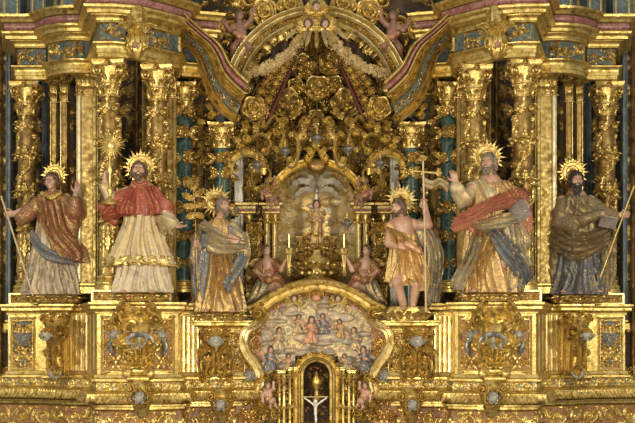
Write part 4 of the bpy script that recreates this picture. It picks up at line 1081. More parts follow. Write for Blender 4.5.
staff('long_staff', 'long pale staff leaning in the right hand of the deacon saint', P(1, 196, .55), P(33, 296, .47), .012, 'wood')

# --- palm bearing saint ------------------------------------------------------
def saint_palm():
    F = Fig('bearded saint statue in gold robe and slate blue mantle holding a flowering palm', .0, (182, 186, 258, 322), (218, 320))
    F.mound(196, 244, 311, 321, .17)
    b = F.sd(.0075); F.head(b, 223, 206, -.06, .75, .12, 0, .92, (219, 221, .0))
    F.ch(b, [(219, 226, .02), (219, 250, .02), (219, 262, .02)], [10, 11, 11])
    F.ch(b, [(209, 227, .0), (202, 244, -.06), (201, 248, -.15)], [5, 4, 3]); F.hand(b, (201, 246, -.17), (-.5, -.6, .05), (.4, -1, 0), 1, 1.1)
    F.ch(b, [(231, 227, .0), (240, 243, -.06), (234, 243, -.16)], [5, 4, 3]); F.hand(b, (240, 242, -.17), (-.7, -.2, .3), (0, 1, -.2), 1, .3, 1.1)
    F.ch(b, [(214, 262, 0), (212, 305, 0)], [6, 5]); F.ch(b, [(226, 262, 0), (228, 305, 0)], [6, 5]); F.foot(b, (210, 306, -.12), (-.3, -1, 0)); F.foot(b, (230, 306, -.12), (.4, -1, 0))
    bd = F.done(b, 'body', M['flesh']); F.eyes(bd); F.hair(M['hairG'], .2); F.beard(M['hairG'], .8)
    g = F.sd(); F.robe(g, [(219, 219, .0, 8, 8), (226, 219, 0, 14, 10), (245, 219, 0, 15, 12), (270, 220, 0, 18, 14), (312, 220, 0, 25, 19)], nf=13, amp=.022, tw=2.2, ph=.2, diag=2); F.done(g, 'gold_robe', M['eGold'])
    drape(F, 'mantle', 'eGrey', [(203, 221, .0), (214, 226, -.14), (228, 236, -.2), (243, 238, -.14)], [(199, 240, -.06), (208, 252, -.2), (224, 258, -.22), (246, 252, -.12)], 4, .022, .03, .4)
    drape(F, 'mantle', 'eBlue', [(203, 230, -.04), (196, 250, -.02), (193, 280, .0), (196, 304, .0)], [(213, 240, -.18), (211, 258, -.16), (207, 284, -.15), (210, 302, -.16)], 3, .02, .04, 1.2)
    drape(F, 'mantle', 'eGrey', [(236, 236, -.12), (238, 250, -.14), (234, 266, -.12)], [(247, 232, .0), (251, 250, -.02), (247, 268, -.02)], 3, .018, .03, 2.2)
    drape(F, 'robe_folds', 'eGold', [(213, 254, -.19), (212, 275, -.22), (206, 310, -.2)], [(232, 254, -.19), (240, 280, -.2), (244, 310, -.14)], 5, .028, .03, .9)
    g = F.sd(); F.ch(g, [(205, 226, .02), (199, 240, .0), (196, 262, .06), (198, 285, .08), (202, 302, .08)], [7, 8, 8, 8, 7], .03, fold(50, .012, (1, .2, .3)))
    F.ch(g, [(233, 226, .0), (242, 240, -.04), (243, 254, -.05), (245, 262, -.02)], [6, 7, 6, 4], .03, fold(50, .012)); F.done(g, 'mantle', M['eGrey'])
    drape(F, 'blue_lining', 'eBlue', [(246, 240, -.04), (236, 262, -.2), (224, 284, -.26)], [(248, 250, -.02), (243, 272, -.18), (230, 294, -.25)], 2, .014, .02, .5)
    g = F.sd(); F.ch(g, [(231, 228, -.0), (240, 242, -.06), (238, 243, -.13)], [6, 6, 4.5], .03, fold(60, .01)); F.ch(g, [(209, 228, .0), (203, 243, -.06), (203, 246, -.13)], [6, 6, 5], .03, fold(60, .01)); F.done(g, 'blue_sleeve', M['eBlue'])
    F.halo(215, 200, .10, .26, .10, 28)
saint_palm()
def palm():
    y = -.2; a = P(198, 303, y); t = thing('flowering_palm', 'gilded flowering palm branch held upright by the inner left saint', 'palm branch', a)
    mb = MB(); tube(mb, to3([(198, 303), (196, 250), (195, 205), (193, 188)], y), [.012, .011, .009, .007], n=8); mb.build('stem', M['goldD'], t)
    for px, py, ux, uz, L in ((194, 200, -1, .5, .2), (194, 196, 1, .5, .22), (195, 206, -1, -.1, .2), (196, 206, 1, .1, .22), (193, 190, -.4, 1, .22), (193, 190, .5, 1, .22), (195, 214, -.9, -.5, .16), (196, 214, .9, -.4, .16)):
        mb = MB(); leaf(mb, P(px, py, y), (ux, -.1, uz), (0, -1, 0), L, .09, curl=.9); mb.build('leaf', M['gold2'], t)
palm()
# --- John with the cross -----------------------------------------------------
def saint_john():
    F = Fig('bare legged saint statue in gilded skin tunic holding a tall cross, one arm raised', .0, (376, 186, 446, 322), (408, 320))
    F.mound(386, 428, 306, 321, .17)
    b = F.sd(.0075); F.head(b, 398, 207, -.07, -.75, -.15, -.12, .92, (402, 221, .0))
    F.ch(b, [(402, 226, .0), (404, 245, .02), (408, 262, .02)], [12, 11, 11]); F.ch(b, [(391, 226, 0), (413, 224, 0)], [5.5, 5.5])
    F.ch(b, [(391, 228, .0), (388, 244, -.08), (397, 248, -.18)], [5, 4, 3]); F.hand(b, (397, 247, -.19), (1, -.2, -.1), (0, 1, -.3), 1, .5)
    F.ch(b, [(414, 225, .0), (428, 226, -.08), (424, 210, -.16)], [5, 4, 3]); F.hand(b, (424, 210, -.17), (-.3, -.1, 1), (.4, -1, 0), -1, 1.0)
    F.ch(b, [(402, 262, -.03), (396, 282, -.14), (403, 304, -.04)], [7.5, 5.5, 3.8]); F.ch(b, [(412, 262, 0), (416, 284, -.06), (413, 304, .02)], [7.5, 5.5, 3.8])
    F.foot(b, (403, 304, -.06), (-.2, -1, 0)); F.foot(b, (413, 304, .0), (.7, -1, 0))
    bd = F.done(b, 'body', M['flesh']); F.eyes(bd); F.hair(M['hairB'], .9); F.beard(M['hairB'], .4)
    g = F.sd(); F.robe(g, [(228, 402, .0, 10, 8), (236, 402, 0, 14, 11), (250, 404, 0, 14, 12), (264, 406, 0, 18, 14), (281, 408, 0, 21, 15)], nf=11, amp=.020, tw=2.2, ph=.2, ragged=.02, diag=3)
    F.ch(g, [(390, 227, 0), (398, 238, -.12), (412, 246, -.15)], [6, 4, 4], .03, fold(60, .01)); F.done(g, 'skin_tunic', M['fur'])
    g = F.sd(); F.ch(g, [(414, 226, .04), (424, 238, .08), (431, 254, .08), (433, 278, .08), (430, 300, .08)], [6, 8, 8, 7, 5], .03, fold(50, .012, (1, .2, .3)))
    F.done(g, 'mantle', M['eGrey'])
    drape(F, 'mantle', 'eGrey', [(414, 222, .0), (424, 240, -.05), (428, 264, -.05), (424, 300, -.03)], [(422, 218, .04), (438, 236, .04), (443, 262, .06), (440, 302, .06)], 4, .024, .04, .3)
    drape(F, 'tunic_folds', 'fur', [(386, 228, -.06), (392, 242, -.17), (396, 262, -.22), (388, 286, -.14)], [(404, 234, -.17), (412, 248, -.2), (420, 264, -.18), (424, 284, -.08)], 5, .024, .02, 1.1)
    drape(F, 'tunic_folds', 'fur', [(404, 252, -.22), (412, 268, -.2), (418, 290, -.12)], [(420, 246, -.14), (428, 268, -.1), (430, 292, -.02)], 3, .02, .02, 2.1)
    g = F.sd(.007); F.ch(g, [(405, 246, -.2), (418, 252, -.18)], [4, 4], .02, fold(70, .008)); F.done(g, 'rose_lining', M['ePink'])
    F.halo(402, 199, .10, .26, .10, 28)
saint_john()
def cross():
    y = -.22; b = P(425, 312, y); t = thing('tall_cross', 'thin gilded cross with ornate arms in the hand of the bare legged saint', 'cross', b)
    mb = MB(); tube(mb, to3([(426, 312), (425, 240), (423, 161)], y), .012, n=8); mb.build('upright', M['wood'], t)
    mb = MB(); tube(mb, to3([(414, 171), (436, 173)], y), .014, n=8)
    mb.build('crossbar', M['gold'], t)
    for px, py, ux, uz in ((413, 171, -1, 0), (437, 173, 1, 0), (423, 160, 0, 1)):
        mb = MB(); c = P(px, py, y)
        for a in (-.9, 0, .9): leaf(mb, c, (ux*math.cos(a)-uz*math.sin(a), 0, uz*math.cos(a)+ux*math.sin(a)), (0, -1, 0), .07, .05, curl=.6)
        mb.build('fleuron', M['gold2'], t)
    class Q: pass
    F = Q(); F.t = t; F.w = lambda a, b, c=0.: P(a, b, y)+A3(0, c, 0)
    drape(F, 'banner', 'eCream', [(424, 177, .0), (431, 181, -.04), (440, 178, -.02), (449, 183, .03)], [(424, 186, .02), (431, 190, -.02), (440, 186, .0), (448, 193, .05)], 2, .012, .01, .5)
cross()
# --- apostle with coral mantle ------------------------------------------------
def saint_coral():
    F = Fig('bearded apostle statue with coral red mantle over gold robe, arm thrust out to the left', -.42, (440, 142, 538, 304), (490, 302))
    F.mound(464, 520, 292, 301, .18)
    b = F.sd(.0075); F.head(b, 488, 163, -.08, -.6, .08, -.08, 1.0, (489, 179, .0))
    F.ch(b, [(490, 184, .02), (490, 208, .02), (489, 232, .02)], [12, 12, 12]); F.ch(b, [(476, 186, 0), (504, 186, 0)], [6, 6])
    F.ch(b, [(475, 187, .0), (462, 198, -.10), (454, 184, -.18)], [6, 4.5, 3]); F.hand(b, (454, 184, -.18), (-.3, -.2, 1), (-.3, -1, 0), -1, .55)
    F.ch(b, [(505, 187, .0), (520, 200, -.06), (524, 208, -.16)], [6, 4.5, 3]); F.hand(b, (525, 207, -.18), (-.3, -.5, -1), (-1, -.2, 0), 1, .8)
    F.ch(b, [(482, 234, 0), (478, 284, 0)], [7, 5]); F.ch(b, [(496, 234, -.02), (502, 262, -.14), (491, 284, -.06)], [8, 6, 4]); F.foot(b, (476, 286, -.1), (-.6, -1, 0)); F.foot(b, (491, 284, -.10), (-.1, -1, 0))
    bd = F.done(b, 'body', M['flesh']); F.eyes(bd); F.hair(M['hairG'], .5); F.beard(M['hairG'], .9)
    g = F.sd(); F.robe(g, [(178, 489, .0, 8, 8), (186, 490, 0, 17, 12), (205, 489, 0, 19, 14), (225, 487, 0, 21, 15), (255, 490, 0, 25, 17), (280, 490, 0, 28, 19), (293, 490, 0, 29, 20)], nf=13, amp=.026, tw=2.6, ph=1.2, diag=-3); F.done(g, 'gold_robe', M['eGold'])
    g = F.sd(); F.ch(g, [(474, 190, -.0), (462, 200, -.09), (455, 191, -.15), (452, 190, -.17)], [8, 8.5, 7, 6], .03, fold(60, .012)); F.ch(g, [(480, 183, -.08), (488, 196, -.14), (492, 206, -.15)], [5, 6, 5], .03, fold(60, .01)); F.ch(g, [(455, 196, -.12), (460, 206, -.08)], [6, 4], .03, fold(60, .01)); F.done(g, 'pale_sleeve', M['eCream'])
    drape(F, 'coral_mantle', 'eWine', [(459, 217, -.02), (472, 208, -.16), (490, 200, -.22), (508, 191, -.12), (519, 188, .0)], [(452, 232, -.04), (470, 226, -.22), (490, 212, -.27), (512, 208, -.2), (529, 203, -.04)], 5, .034, .06, .6)
    drape(F, 'mantle_folds', 'eGrey', [(466, 214, -.12), (480, 220, -.24), (498, 216, -.26), (512, 212, -.2)], [(466, 226, -.12), (480, 234, -.25), (500, 230, -.27), (514, 224, -.2)], 3, .024, .05, 1.6)
    drape(F, 'mantle_folds', 'eGold', [(496, 183, -.12), (500, 196, -.2), (508, 206, -.22)], [(510, 184, -.02), (520, 194, -.06), (526, 202, -.08)], 4, .022, .03, .5)
    drape(F, 'mantle_folds', 'eBlue', [(484, 236, -.26), (496, 256, -.28), (508, 272, -.22), (520, 286, -.1)], [(492, 228, -.26), (512, 246, -.22), (524, 262, -.1), (532, 274, .0)], 4, .03, .04, 2.5)
    drape(F, 'mantle_folds', 'eGrey', [(470, 236, -.2), (462, 256, -.16), (452, 276, -.1), (450, 288, -.04)], [(482, 240, -.26), (474, 262, -.24), (466, 280, -.2), (462, 292, -.16)], 3, .03, .04, 1.1)
    drape(F, 'coral_mantle', 'eWine', [(508, 206, -.22), (510, 220, -.2), (508, 238, -.14)], [(528, 200, -.02), (532, 220, .0), (527, 244, .0)], 4, .026, .03, 1.6)
    drape(F, 'coral_mantle', 'eWine', [(462, 222, -.14), (468, 232, -.18), (474, 236, -.2)], [(482, 216, -.24), (486, 224, -.24), (486, 232, -.22)], 3, .018, .02, 2.6)
    g = F.sd(); drape(F, 'mantle_folds', 'eGold', [(476, 222, -.22), (468, 240, -.18), (462, 264, -.14), (458, 291, -.1)], [(502, 214, -.26), (494, 240, -.26), (486, 264, -.24), (482, 292, -.2)], 5, .034, .03, .8)
    drape(F, 'mantle_folds', 'eGrey', [(500, 222, -.22), (504, 244, -.24), (508, 266, -.22), (506, 290, -.16)], [(522, 228, -.06), (526, 246, -.04), (530, 266, -.02), (524, 291, .0)], 5, .032, .03, 1.9)
    F.ch(g, [(516, 226, -.06), (522, 242, -.02), (518, 262, .0)], [6, 7, 5], .03, fold(50, .012)); F.done(g, 'mantle_folds', M['eGrey'])
    F.halo(488, 156, .10, .27, .12, 30)
saint_coral()
bookobj('grey book under the arm of the coral mantled apostle', P(521, 211, -.66), (.75, -.1, .65), (-.55, -.3, .7), 0, (.17, .22, .05))
# --- olive mantled saint far right -------------------------------------------
def saint_olive():
    F = Fig('long bearded saint statue in olive mantle and dark blue tunic, far right', .72, (545, 158, 634, 306), (578, 303))
    F.mound(552, 606, 293, 303, .2)
    b = F.sd(.0075); F.head(b, 575, 180, -.06, .1, -.05, .03, 1.0, (575, 195, .0))
    F.ch(b, [(576, 200, .02), (577, 222, .02), (577, 240, .02)], [12, 12, 12])
    F.ch(b, [(562, 201, .0), (560, 222, -.08), (578, 222, -.2)], [6, 5, 3]); F.ch(b, [(590, 201, .0), (604, 218, -.08), (617, 217, -.18)], [6, 5, 3]); F.hand(b, (616, 217, -.18), (1, -.2, .15), (0, -1, -.2), -1, 1.0)
    F.hand(b, (596, 217, -.26), (.9, -.2, -.3), (0, .4, -1), 1, .5); F.ch(b, [(578, 222, -.2), (597, 216, -.26)], [3.6, 3])
    F.ch(b, [(570, 240, 0), (566, 285, 0)], [7, 5]); F.ch(b, [(584, 240, 0), (590, 285, 0)], [7, 5]); F.foot(b, (562, 287, -.12), (-.4, -1, 0)); F.foot(b, (592, 287, -.12), (.4, -1, 0))
    bd = F.done(b, 'body', M['flesh']); F.eyes(bd); F.hair(M['hairD'], .3); F.beard(M['hairD'], 1.7, 1.15)
    g = F.sd(); F.robe(g, [(236, 577, 0, 19, 14), (255, 577, 0, 22, 16), (280, 578, 0, 25, 18), (295, 578, 0, 27, 19)], nf=13, amp=.028, tw=2.4, ph=.9, diag=2); F.done(g, 'blue_tunic', M['eNavy'])
    g = F.sd(); F.robe(g, [(193, 575, .0, 8, 8), (199, 576, 0, 16, 12), (215, 577, 0, 19, 14), (238, 576, 0, 21, 15), (252, 574, 0, 23, 16)], nf=9, amp=.026, tw=3, ph=2.4, ragged=.02, diag=4)
    F.ch(g, [(562, 203, 0), (558, 222, -.06), (570, 228, -.18)], [8, 8, 7], .03, fold(50, .012)); F.ch(g, [(590, 203, 0), (602, 216, -.08), (612, 218, -.16)], [8, 8, 5.5], .03, fold(50, .008)); F.ch(g, [(564, 222, -.12), (578, 222, -.2), (592, 217, -.25)], [6.5, 6, 5], .03, fold(55, .008))
    F.done(g, 'olive_mantle', M['eOlive'])
    drape(F, 'mantle_folds', 'eOlive', [(552, 222, -.04), (568, 230, -.2), (588, 232, -.22), (606, 222, -.1)], [(549, 250, -.04), (566, 262, -.22), (588, 258, -.24), (610, 242, -.08)], 5, .03, .03, .7)
    drape(F, 'mantle_folds', 'eOlive', [(563, 196, -.06), (568, 210, -.17), (580, 222, -.23)], [(578, 194, -.1), (588, 206, -.17), (598, 220, -.2)], 4, .018, .02, 1.7)
    drape(F, 'tunic_folds', 'eNavy', [(560, 250, -.18), (560, 270, -.2), (555, 293, -.18)], [(596, 246, -.14), (600, 270, -.14), (602, 293, -.12)], 7, .028, .03, 2.4)
    drape(F, 'mantle_folds', 'eOlive', [(598, 226, -.12), (600, 250, -.12), (600, 274, -.1), (598, 291, -.08)], [(612, 224, .0), (615, 250, .02), (616, 274, .02), (611, 291, .02)], 3, .022, .03, .9)
    g = F.sd(); F.ch(g, [(604, 228, -.06), (606, 250, -.02), (604, 272, .0), (606, 288, .02)], [6, 8, 7, 4], .03, fold(50, .013, (1, .2, .3))); F.ch(g, [(556, 240, -.04), (554, 262, .0), (556, 284, .02)], [5, 6, 4], .03, fold(50, .012, (1, .2, .3))); F.done(g, 'mantle_folds', M['eOlive'])
    F.halo(574, 171, .10, .25, .11, 30)
saint_olive()
bookobj('open grey book held at the chest of the olive mantled saint', P(609, 222, .44), (1, -.1, -.2), (.2, -.5, .8), 0, (.2, .15, .045))
staff('long_staff', 'long gilded staff slanting beside the olive mantled saint', P(634, 186, .52), P(600, 278, .40), .013, 'gold')

# --- small kneeling angels with candlesticks ---------------------------------
def angel():
    F = Fig('kneeling angel in red and gold dress holding a candlestick, left of the reliquary', .72, (238, 236, 300, 309), (268, 303), 'kneeling_angel', 'angel', (-.34, .26))
    b = F.sd(.006); F.head(b, 266, 250, -.04, .7, .1, 0, .62, (267, 260, .0))
    F.ch(b, [(267, 263, .0), (268, 276, .0)], [6.5, 6]); F.ch(b, [(260, 264, 0), (256, 273, -.06), (265, 277, -.12)], [3.4, 2.8, 2]); F.hand(b, (265, 277, -.12), (1, -.1, .3), (0, 1, 0), 1, .5, .7)
    F.ch(b, [(273, 264, 0), (281, 270, -.06), (286, 261, -.10)], [3.4, 2.8, 2]); F.hand(b, (286, 261, -.10), (.2, 0, 1), (1, 0, 0), 1, .9, .7)
    F.ch(b, [(265, 280, 0), (272, 292, -.1), (262, 300, .0)], [5, 4, 3]); F.ch(b, [(271, 280, 0), (280, 290, -.1), (276, 301, .0)], [5, 4, 3])
    bd = F.done(b, 'body', M['flesh']); F.eyes(bd); F.hair(M['hairB'], .3)
    g = F.sd(.008); F.robe(g, [(262, 267, .0, 6, 5), (270, 267, 0, 8, 6.5), (280, 268, 0, 9, 8)], nf=9, amp=.008, ragged=.006)
    F.ch(g, [(260, 265, 0), (256, 271, -.05)], [5, 4.5], .02, fold(80, .008)); F.ch(g, [(273, 265, 0), (278, 269, -.04)], [5, 4.5], .02, fold(80, .008)); F.ch(g, [(259, 276, -.08), (268, 281, -.14), (278, 278, -.08), (284, 286, .0)], [3.5, 4, 4, 3], .02, fold(80, .008)); F.done(g, 'rose_bodice', M['eDal'])
    g = F.sd(.008); F.robe(g, [(276, 268, 0, 9, 8), (288, 267, 0, 13, 10), (303, 265, 0, 17, 11)], nf=13, amp=.020, tw=2.8, ragged=.015, diag=2); F.done(g, 'skirt', M['eGrey'])
    for q, sx in ((0, -1), (1, 1)):
        mb = MB()
        for k in range(7):
            a = .35+k*.22; leaf(mb, F.w(266+sx*4, 268, .08), (sx*math.cos(a), .3, math.sin(a)*1.0), (0, -1, 0), .20-.012*k, .06, curl=.5, lob=1)
        mb.build('wing', M['gold2'], F.t)
    return F.t
an = angel()
mirror(an, 'kneeling angel in red and gold dress holding a candlestick, right of the reliquary')
def candlestick():
    y = .56; c = P(289, 276, y); k = K(y)/S; t = thing('candlestick', 'gilded cornucopia candlestick held by the left kneeling angel', 'candlestick', c)
    mb = MB(); lathe(mb, [(1*k, 0), (2.4*k, 3*k), (1.2*k, 6*k), (1.6*k, 12*k), (2.6*k, 20*k), (4*k, 25*k), (4.6*k, 27*k), (3*k, 28*k)], c, 16, mod=lambda R, a, z: R*(1+.08*np.cos(8*a))); mb.build('stem', M['gold'], t)
    mb = MB(); lathe(mb, [(1.5*k, 27*k), (1.4*k, 42*k), (.3*k, 43*k)], c, 12); mb.build('candle', M['goldP'], t)
    mb = MB()
    for q in range(6): a = TAU*q/6; d = A3(math.cos(a), math.sin(a), 0); leaf(mb, c+A3(0, 0, 22*k), (d[0], d[1], .8), (d[0], d[1], 0), .08, .05, curl=1.3)
    mb.build('leaf', M['gold2'], t)
    return t
cs = candlestick(); mirror(cs, 'gilded cornucopia candlestick held by the right kneeling angel')
# --- putti --------------------------------------------------------------------
def putto(label, y, px, py, s, pose, mirrorit=False, mat='fleshD', name='putto', wings=True):
    q = 1 if not mirrorit else -1
    W = 26*s
    F = Fig(label, y, (px-W, py-24*s, px+W, py+34*s), (px, py+10*s), name, 'putto', (-.2, .2))
    H = lambda a, b, c=0.: (px+q*a*s, py+b*s, c)
    b = F.sd(.0065); F.head(b, *H(0, -10)[:2], -.05, q*pose.get('yaw', .5), .1, q*.15, .62*s, H(0, -2))
    F.ch(b, [H(0, 1), H(1, 8), H(2, 13)], [5.2*s, 5.8*s, 5.6*s], .03)
    for arm in pose['arms']:
        F.ch(b, [H(*a) for a in arm], [2.8*s, 2.5*s, 1.9*s][:len(arm)], .02); d = np.array(H(*arm[-1]))-np.array(H(*arm[-2])); F.hand(b, H(*arm[-1]), (d[0], -.2, -d[1]), (0, -1, .1), 1, .6, .62*s)
    for lg in pose['legs']:
        F.ch(b, [H(*a) for a in lg], [4.3*s, 3.3*s, 2.2*s], .02); F.foot(b, H(*lg[-1]), (q*.5, -.8, -.3), .6*s)
    bd = F.done(b, 'body', M[mat]); F.eyes(bd); F.hair(M['hairB'], .1)
    g = F.sd(.0065); F.ch(g, [H(-6, 8, -.05), H(0, 12, -.10), H(7, 13, -.06), H(11, 20, 0)], [2.2*s, 3*s, 3*s, 1.6*s], .02, fold(90, .006)); F.done(g, 'sash', M['ePink'])
    if wings:
        for sx in (-1, 1):
            mb = MB()
            for k in range(6):
                a = .2+k*.25; leaf(mb, F.w(*H(sx*2, 1, .06)), (sx*math.cos(a), .35, math.sin(a)), (0, -1, 0), (.17-.012*k)*s, .05*s, curl=.5, lob=1)
            mb.build('wing', M['gold2'], F.t)
    return F.t
PA = dict(yaw=.6, arms=[[(-5, 0, 0), (-10, 5, -.04), (-14, 0, -.06)], [(5, 0, 0), (11, -5, -.04), (13, -12, -.05)]], legs=[[(-1, 15, 0), (-6, 23, -.08), (-8, 32, 0)], [(4, 15, 0), (9, 22, -.08), (5, 30, .0)]])
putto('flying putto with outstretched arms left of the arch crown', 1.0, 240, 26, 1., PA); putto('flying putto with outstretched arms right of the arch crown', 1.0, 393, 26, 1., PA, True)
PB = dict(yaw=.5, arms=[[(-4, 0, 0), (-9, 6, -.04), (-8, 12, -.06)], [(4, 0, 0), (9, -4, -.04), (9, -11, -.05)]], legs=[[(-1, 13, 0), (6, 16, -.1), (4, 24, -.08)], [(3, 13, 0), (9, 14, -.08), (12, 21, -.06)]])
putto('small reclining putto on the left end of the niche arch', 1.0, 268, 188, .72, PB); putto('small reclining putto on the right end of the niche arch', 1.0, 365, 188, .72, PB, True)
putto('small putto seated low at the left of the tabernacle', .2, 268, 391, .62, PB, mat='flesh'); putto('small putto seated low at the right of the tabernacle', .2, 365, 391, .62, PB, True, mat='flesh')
def cherub(label, px, py, y, s=.7, mat='flesh', wm='gold2', wing=.14):
    F = Fig(label, y, (px-14*s, py-14*s, px+14*s, py+14*s), (px, py), 'cherub_head', 'cherub', (-.16, .16), group=None)
    b = F.sd(.006); F.head(b, px, py, 0, random.uniform(-.3, .3), -.2, 0, s); bd = F.done(b, 'head', M[mat]); F.hair(M['hairB'], .0)
    for sx in (-1, 1):
        mb = MB()
        for k in range(5):
            a = -.5+k*.35; leaf(mb, F.w(px+sx*3*s, py+4, .04), (sx*math.cos(a), .1, math.sin(a)), (0, -1, 0), wing, .05, curl=.4, lob=1)
        mb.build('wing', M[wm], F.t)
cherub('rosy cherub head under the crown of the great arch, left of the pair', 308, 23, .35, .55)
cherub('rosy cherub head under the crown of the great arch, right of the pair', 325, 23, .35, .55)
cherub('cherub head above the pair at the top of the great arch', 316, 6, .45, .6)
# ------------------------------------------------------------------ broken curved pediment
def pediment():
    I = spline([(184, 12), (200, 27), (214, 38), (222, 46), (232, 64), (249, 81)], 8); O = spline([(176, 40), (188, 50), (195, 58), (200, 74), (212, 104), (234, 124)], 8)
    t = thing('curved_pediment', 'left swept broken pediment with rose marble band beside the great arch', 'pediment', P(205, 60, .5))
    def strip(nm, mats, tl):   # tl: (t, y)
        mb = MB(); G = []
        for tt, y in tl:
            G.append([P(i[0]+(o[0]-i[0])*tt, i[1]+(o[1]-i[1])*tt, y) for i, o in zip(I, O)])
        G = np.array(G).transpose(1, 0, 2); mb.grid(G, wv=True, capu=True); return mb.build(nm, mats, t, 30)
    strip('top_fillet', M['gold'], [(0, 1.1), (0, .20), (.03, .17), (.06, .17), (.09, .22), (.10, .26), (.10, 1.1)])
    strip('marble_band', M['pink'], [(.09, 1.1), (.10, .25), (.14, .22), (.20, .22), (.25, .27), (.26, 1.1)])
    strip('cornice', M['gold'], [(.25, 1.1), (.25, .22), (.27, .18), (.31, .17), (.34, .20), (.35, .30), (.38, .29), (.41, .31), (.42, .42), (.46, .40), (.50, .42), (.53, .48), (.54, .56), (.58, .60), (.60, 1.1)])
    strip('frieze', M['blue'], [(.54, 1.1), (.54, .61), (.82, .61), (.82, 1.1)])
    strip('architrave', M['gold'], [(.78, 1.1), (.78, .55), (.81, .52), (.84, .54), (.85, .60), (.90, .62), (.91, .56), (.95, .52), (.99, .54), (1.0, .58), (1.0, 1.1)])
    hm = HM(1.5, .17, .008); hm.rinceau(.04, 8)
    Ia, Oa = I, O; rr = np.arange(len(I))/(len(I)-1)
    def mp(U, V, H):
        u = U/hm.w; tt = .60+.18*V/hm.h
        i = [np.interp(u, rr, Ia[:, k]) for k in (0, 1)]; o = [np.interp(u, rr, Oa[:, k]) for k in (0, 1)]
        px = i[0]+(o[0]-i[0])*tt; py = i[1]+(o[1]-i[1])*tt; k = K(.60)
        return np.stack([(px-AX)/S*k, .60-H, ZC+(HOR-py)/S*k], -1)
    mb = MB(); relief(mb, hm, mp, .035); mb.build('frieze_carving', [M['blue'], M['gold2']], t)
    return t
ped = pediment(); mirror(ped, 'right swept broken pediment with rose marble band beside the great arch')

# walls around the centre
def flatrel(px0, px1, py0, py1, y, fn, g, r, depth, cell=.014, name='wall_panel', parent=None):
    w = X(px1, y)-X(px0, y); h = Z(py0, y)-Z(py1, y); hm = HM(w, h, cell); fn(hm); mb = MB()
    relief(mb, hm, m_flat(P(px0, py1, y), (1, 0, 0)), depth); return mb.build(name, [M[g], M[r]], parent)
def fn_wall(h):
    h.foliage(int(h.w*h.h*110), (.10, .2))
for s, nm in ((0, 'left'), (1, 'right')):
    x0, x1 = (160, 262) if not s else (371, 473)
    o = flatrel(x0, x1, -20, 145, 1.35, lambda h: (h.foliage(int(h.w*h.h*60), (.10, .18)),), 'blue', 'goldD', .05, name='wall_upper_'+nm) ; struct(o)
    x0, x1 = (190, 262) if not s else (371, 443)
    o = flatrel(x0, x1, 118, 335, 1.8, fn_wall, 'wallA', 'gold2', .07, name='wall_inner_'+nm); struct(o)
# arch spandrel carving with hole: ring segment
cx, cz, yA = 0, Z(100, .95), .95
kA = K(yA)/S
def spandrel():
    hm = HM(TAU*.5*92*kA, 62*kA, .010); r = random.Random(8)
    for i in range(11):
        u = hm.w*(i+.5)/11; hm.scroll(u, hm.h*.35+.1*(i % 2), .16, r.uniform(0, 6), 1 if i % 2 else -1, 1.8, r=.03, leaves=5)
    hm.foliage(170, (.09, .18), r)
    mb = MB(); relief(mb, hm, m_arc(0, cz, 92*kA, PI, yA+.12, -1), .10)
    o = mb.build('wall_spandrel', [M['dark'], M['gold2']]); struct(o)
spandrel()
def great_arch():
    t = thing('great_arch', 'great gilded round arch framing the central shell recess', 'arch', (0, yA, cz))
    for nm, r0, prof, m in (('outer_moulding', 89, [(-.045, 0), (-.045, .03), (-.02, .05), (-.015, .03), (.005, .035), (.01, .06), (.03, .09), (.05, .10), (.05, 0)], 'goldP'),
                            ('inner_moulding', 78, [(-.035, 0), (-.035, .05), (-.01, .08), (.0, .055), (.015, .05), (.02, .02), (.02, 0)], 'goldP')):
        a = np.radians(np.linspace(176, 4, 90)); mb = MB()
        sweepP(mb, np.stack([r0*kA*np.cos(a), cz+r0*kA*np.sin(a)], -1), yA, prof, world=True); mb.build(nm, M[m], t, 30)
    hm = HM(PI*81*kA, 7*kA, .008); hm.rinceau(.05, 40)
    mb = MB(); relief(mb, hm, m_arc(0, cz, 80.5*kA, PI, yA+.01, -1), .03); mb.build('carved_band', [M['goldD'], M['gold']], t)
great_arch()
# shell recess
def apse():
    R = 76*kA; yc = yA
    hm = HM(PI*R, 2.45, .013); r = random.Random(21)
    for i in range(9):
        for j in range(7):
            u = hm.w*(i+.5+.4*(j % 2)-.2)/9; v = hm.h*(j+.5)/7
            if (i+j) % 2: 
                for q in range(4): hm.stroke(spiral2((u, v), .17-.035*q, 0, 1, 1, .99, 18), .012, h0=.9-.1*q)
                hm.blob(u, v, .05, 1.1)
            else: hm.scroll(u, v, .16, r.uniform(0, 6), 1, 1.7, r=.03, leaves=6)
    hm.foliage(420, (.09, .17), r)
    z0 = Z(150, yc+R*.6); zs = cz-z0   # cylinder below spring
    def mp(U, V, H):
        th = PI+ -U/R   # from left (PI) to right (0)
        rr = R-H; arc = np.maximum(V-zs, 0)/R; arc = np.minimum(arc, PI/2)
        rad = rr*np.cos(arc); z = np.where(V < zs, z0+V, cz+rr*np.sin(arc))
        return np.stack([rad*np.cos(th), yc+rad*np.sin(th), z], -1)
    hm2 = hm; hm2.h = zs+R*PI/2; hm2.cy = hm2.h/(hm2.ny-1)
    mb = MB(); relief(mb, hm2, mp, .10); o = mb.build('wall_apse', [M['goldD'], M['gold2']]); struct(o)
apse()
# inner back of lower centre
o = flatrel(196, 437, 138, 340, 2.15, fn_wall, 'wallA', 'gold2', .08, name='wall_back'); struct(o)

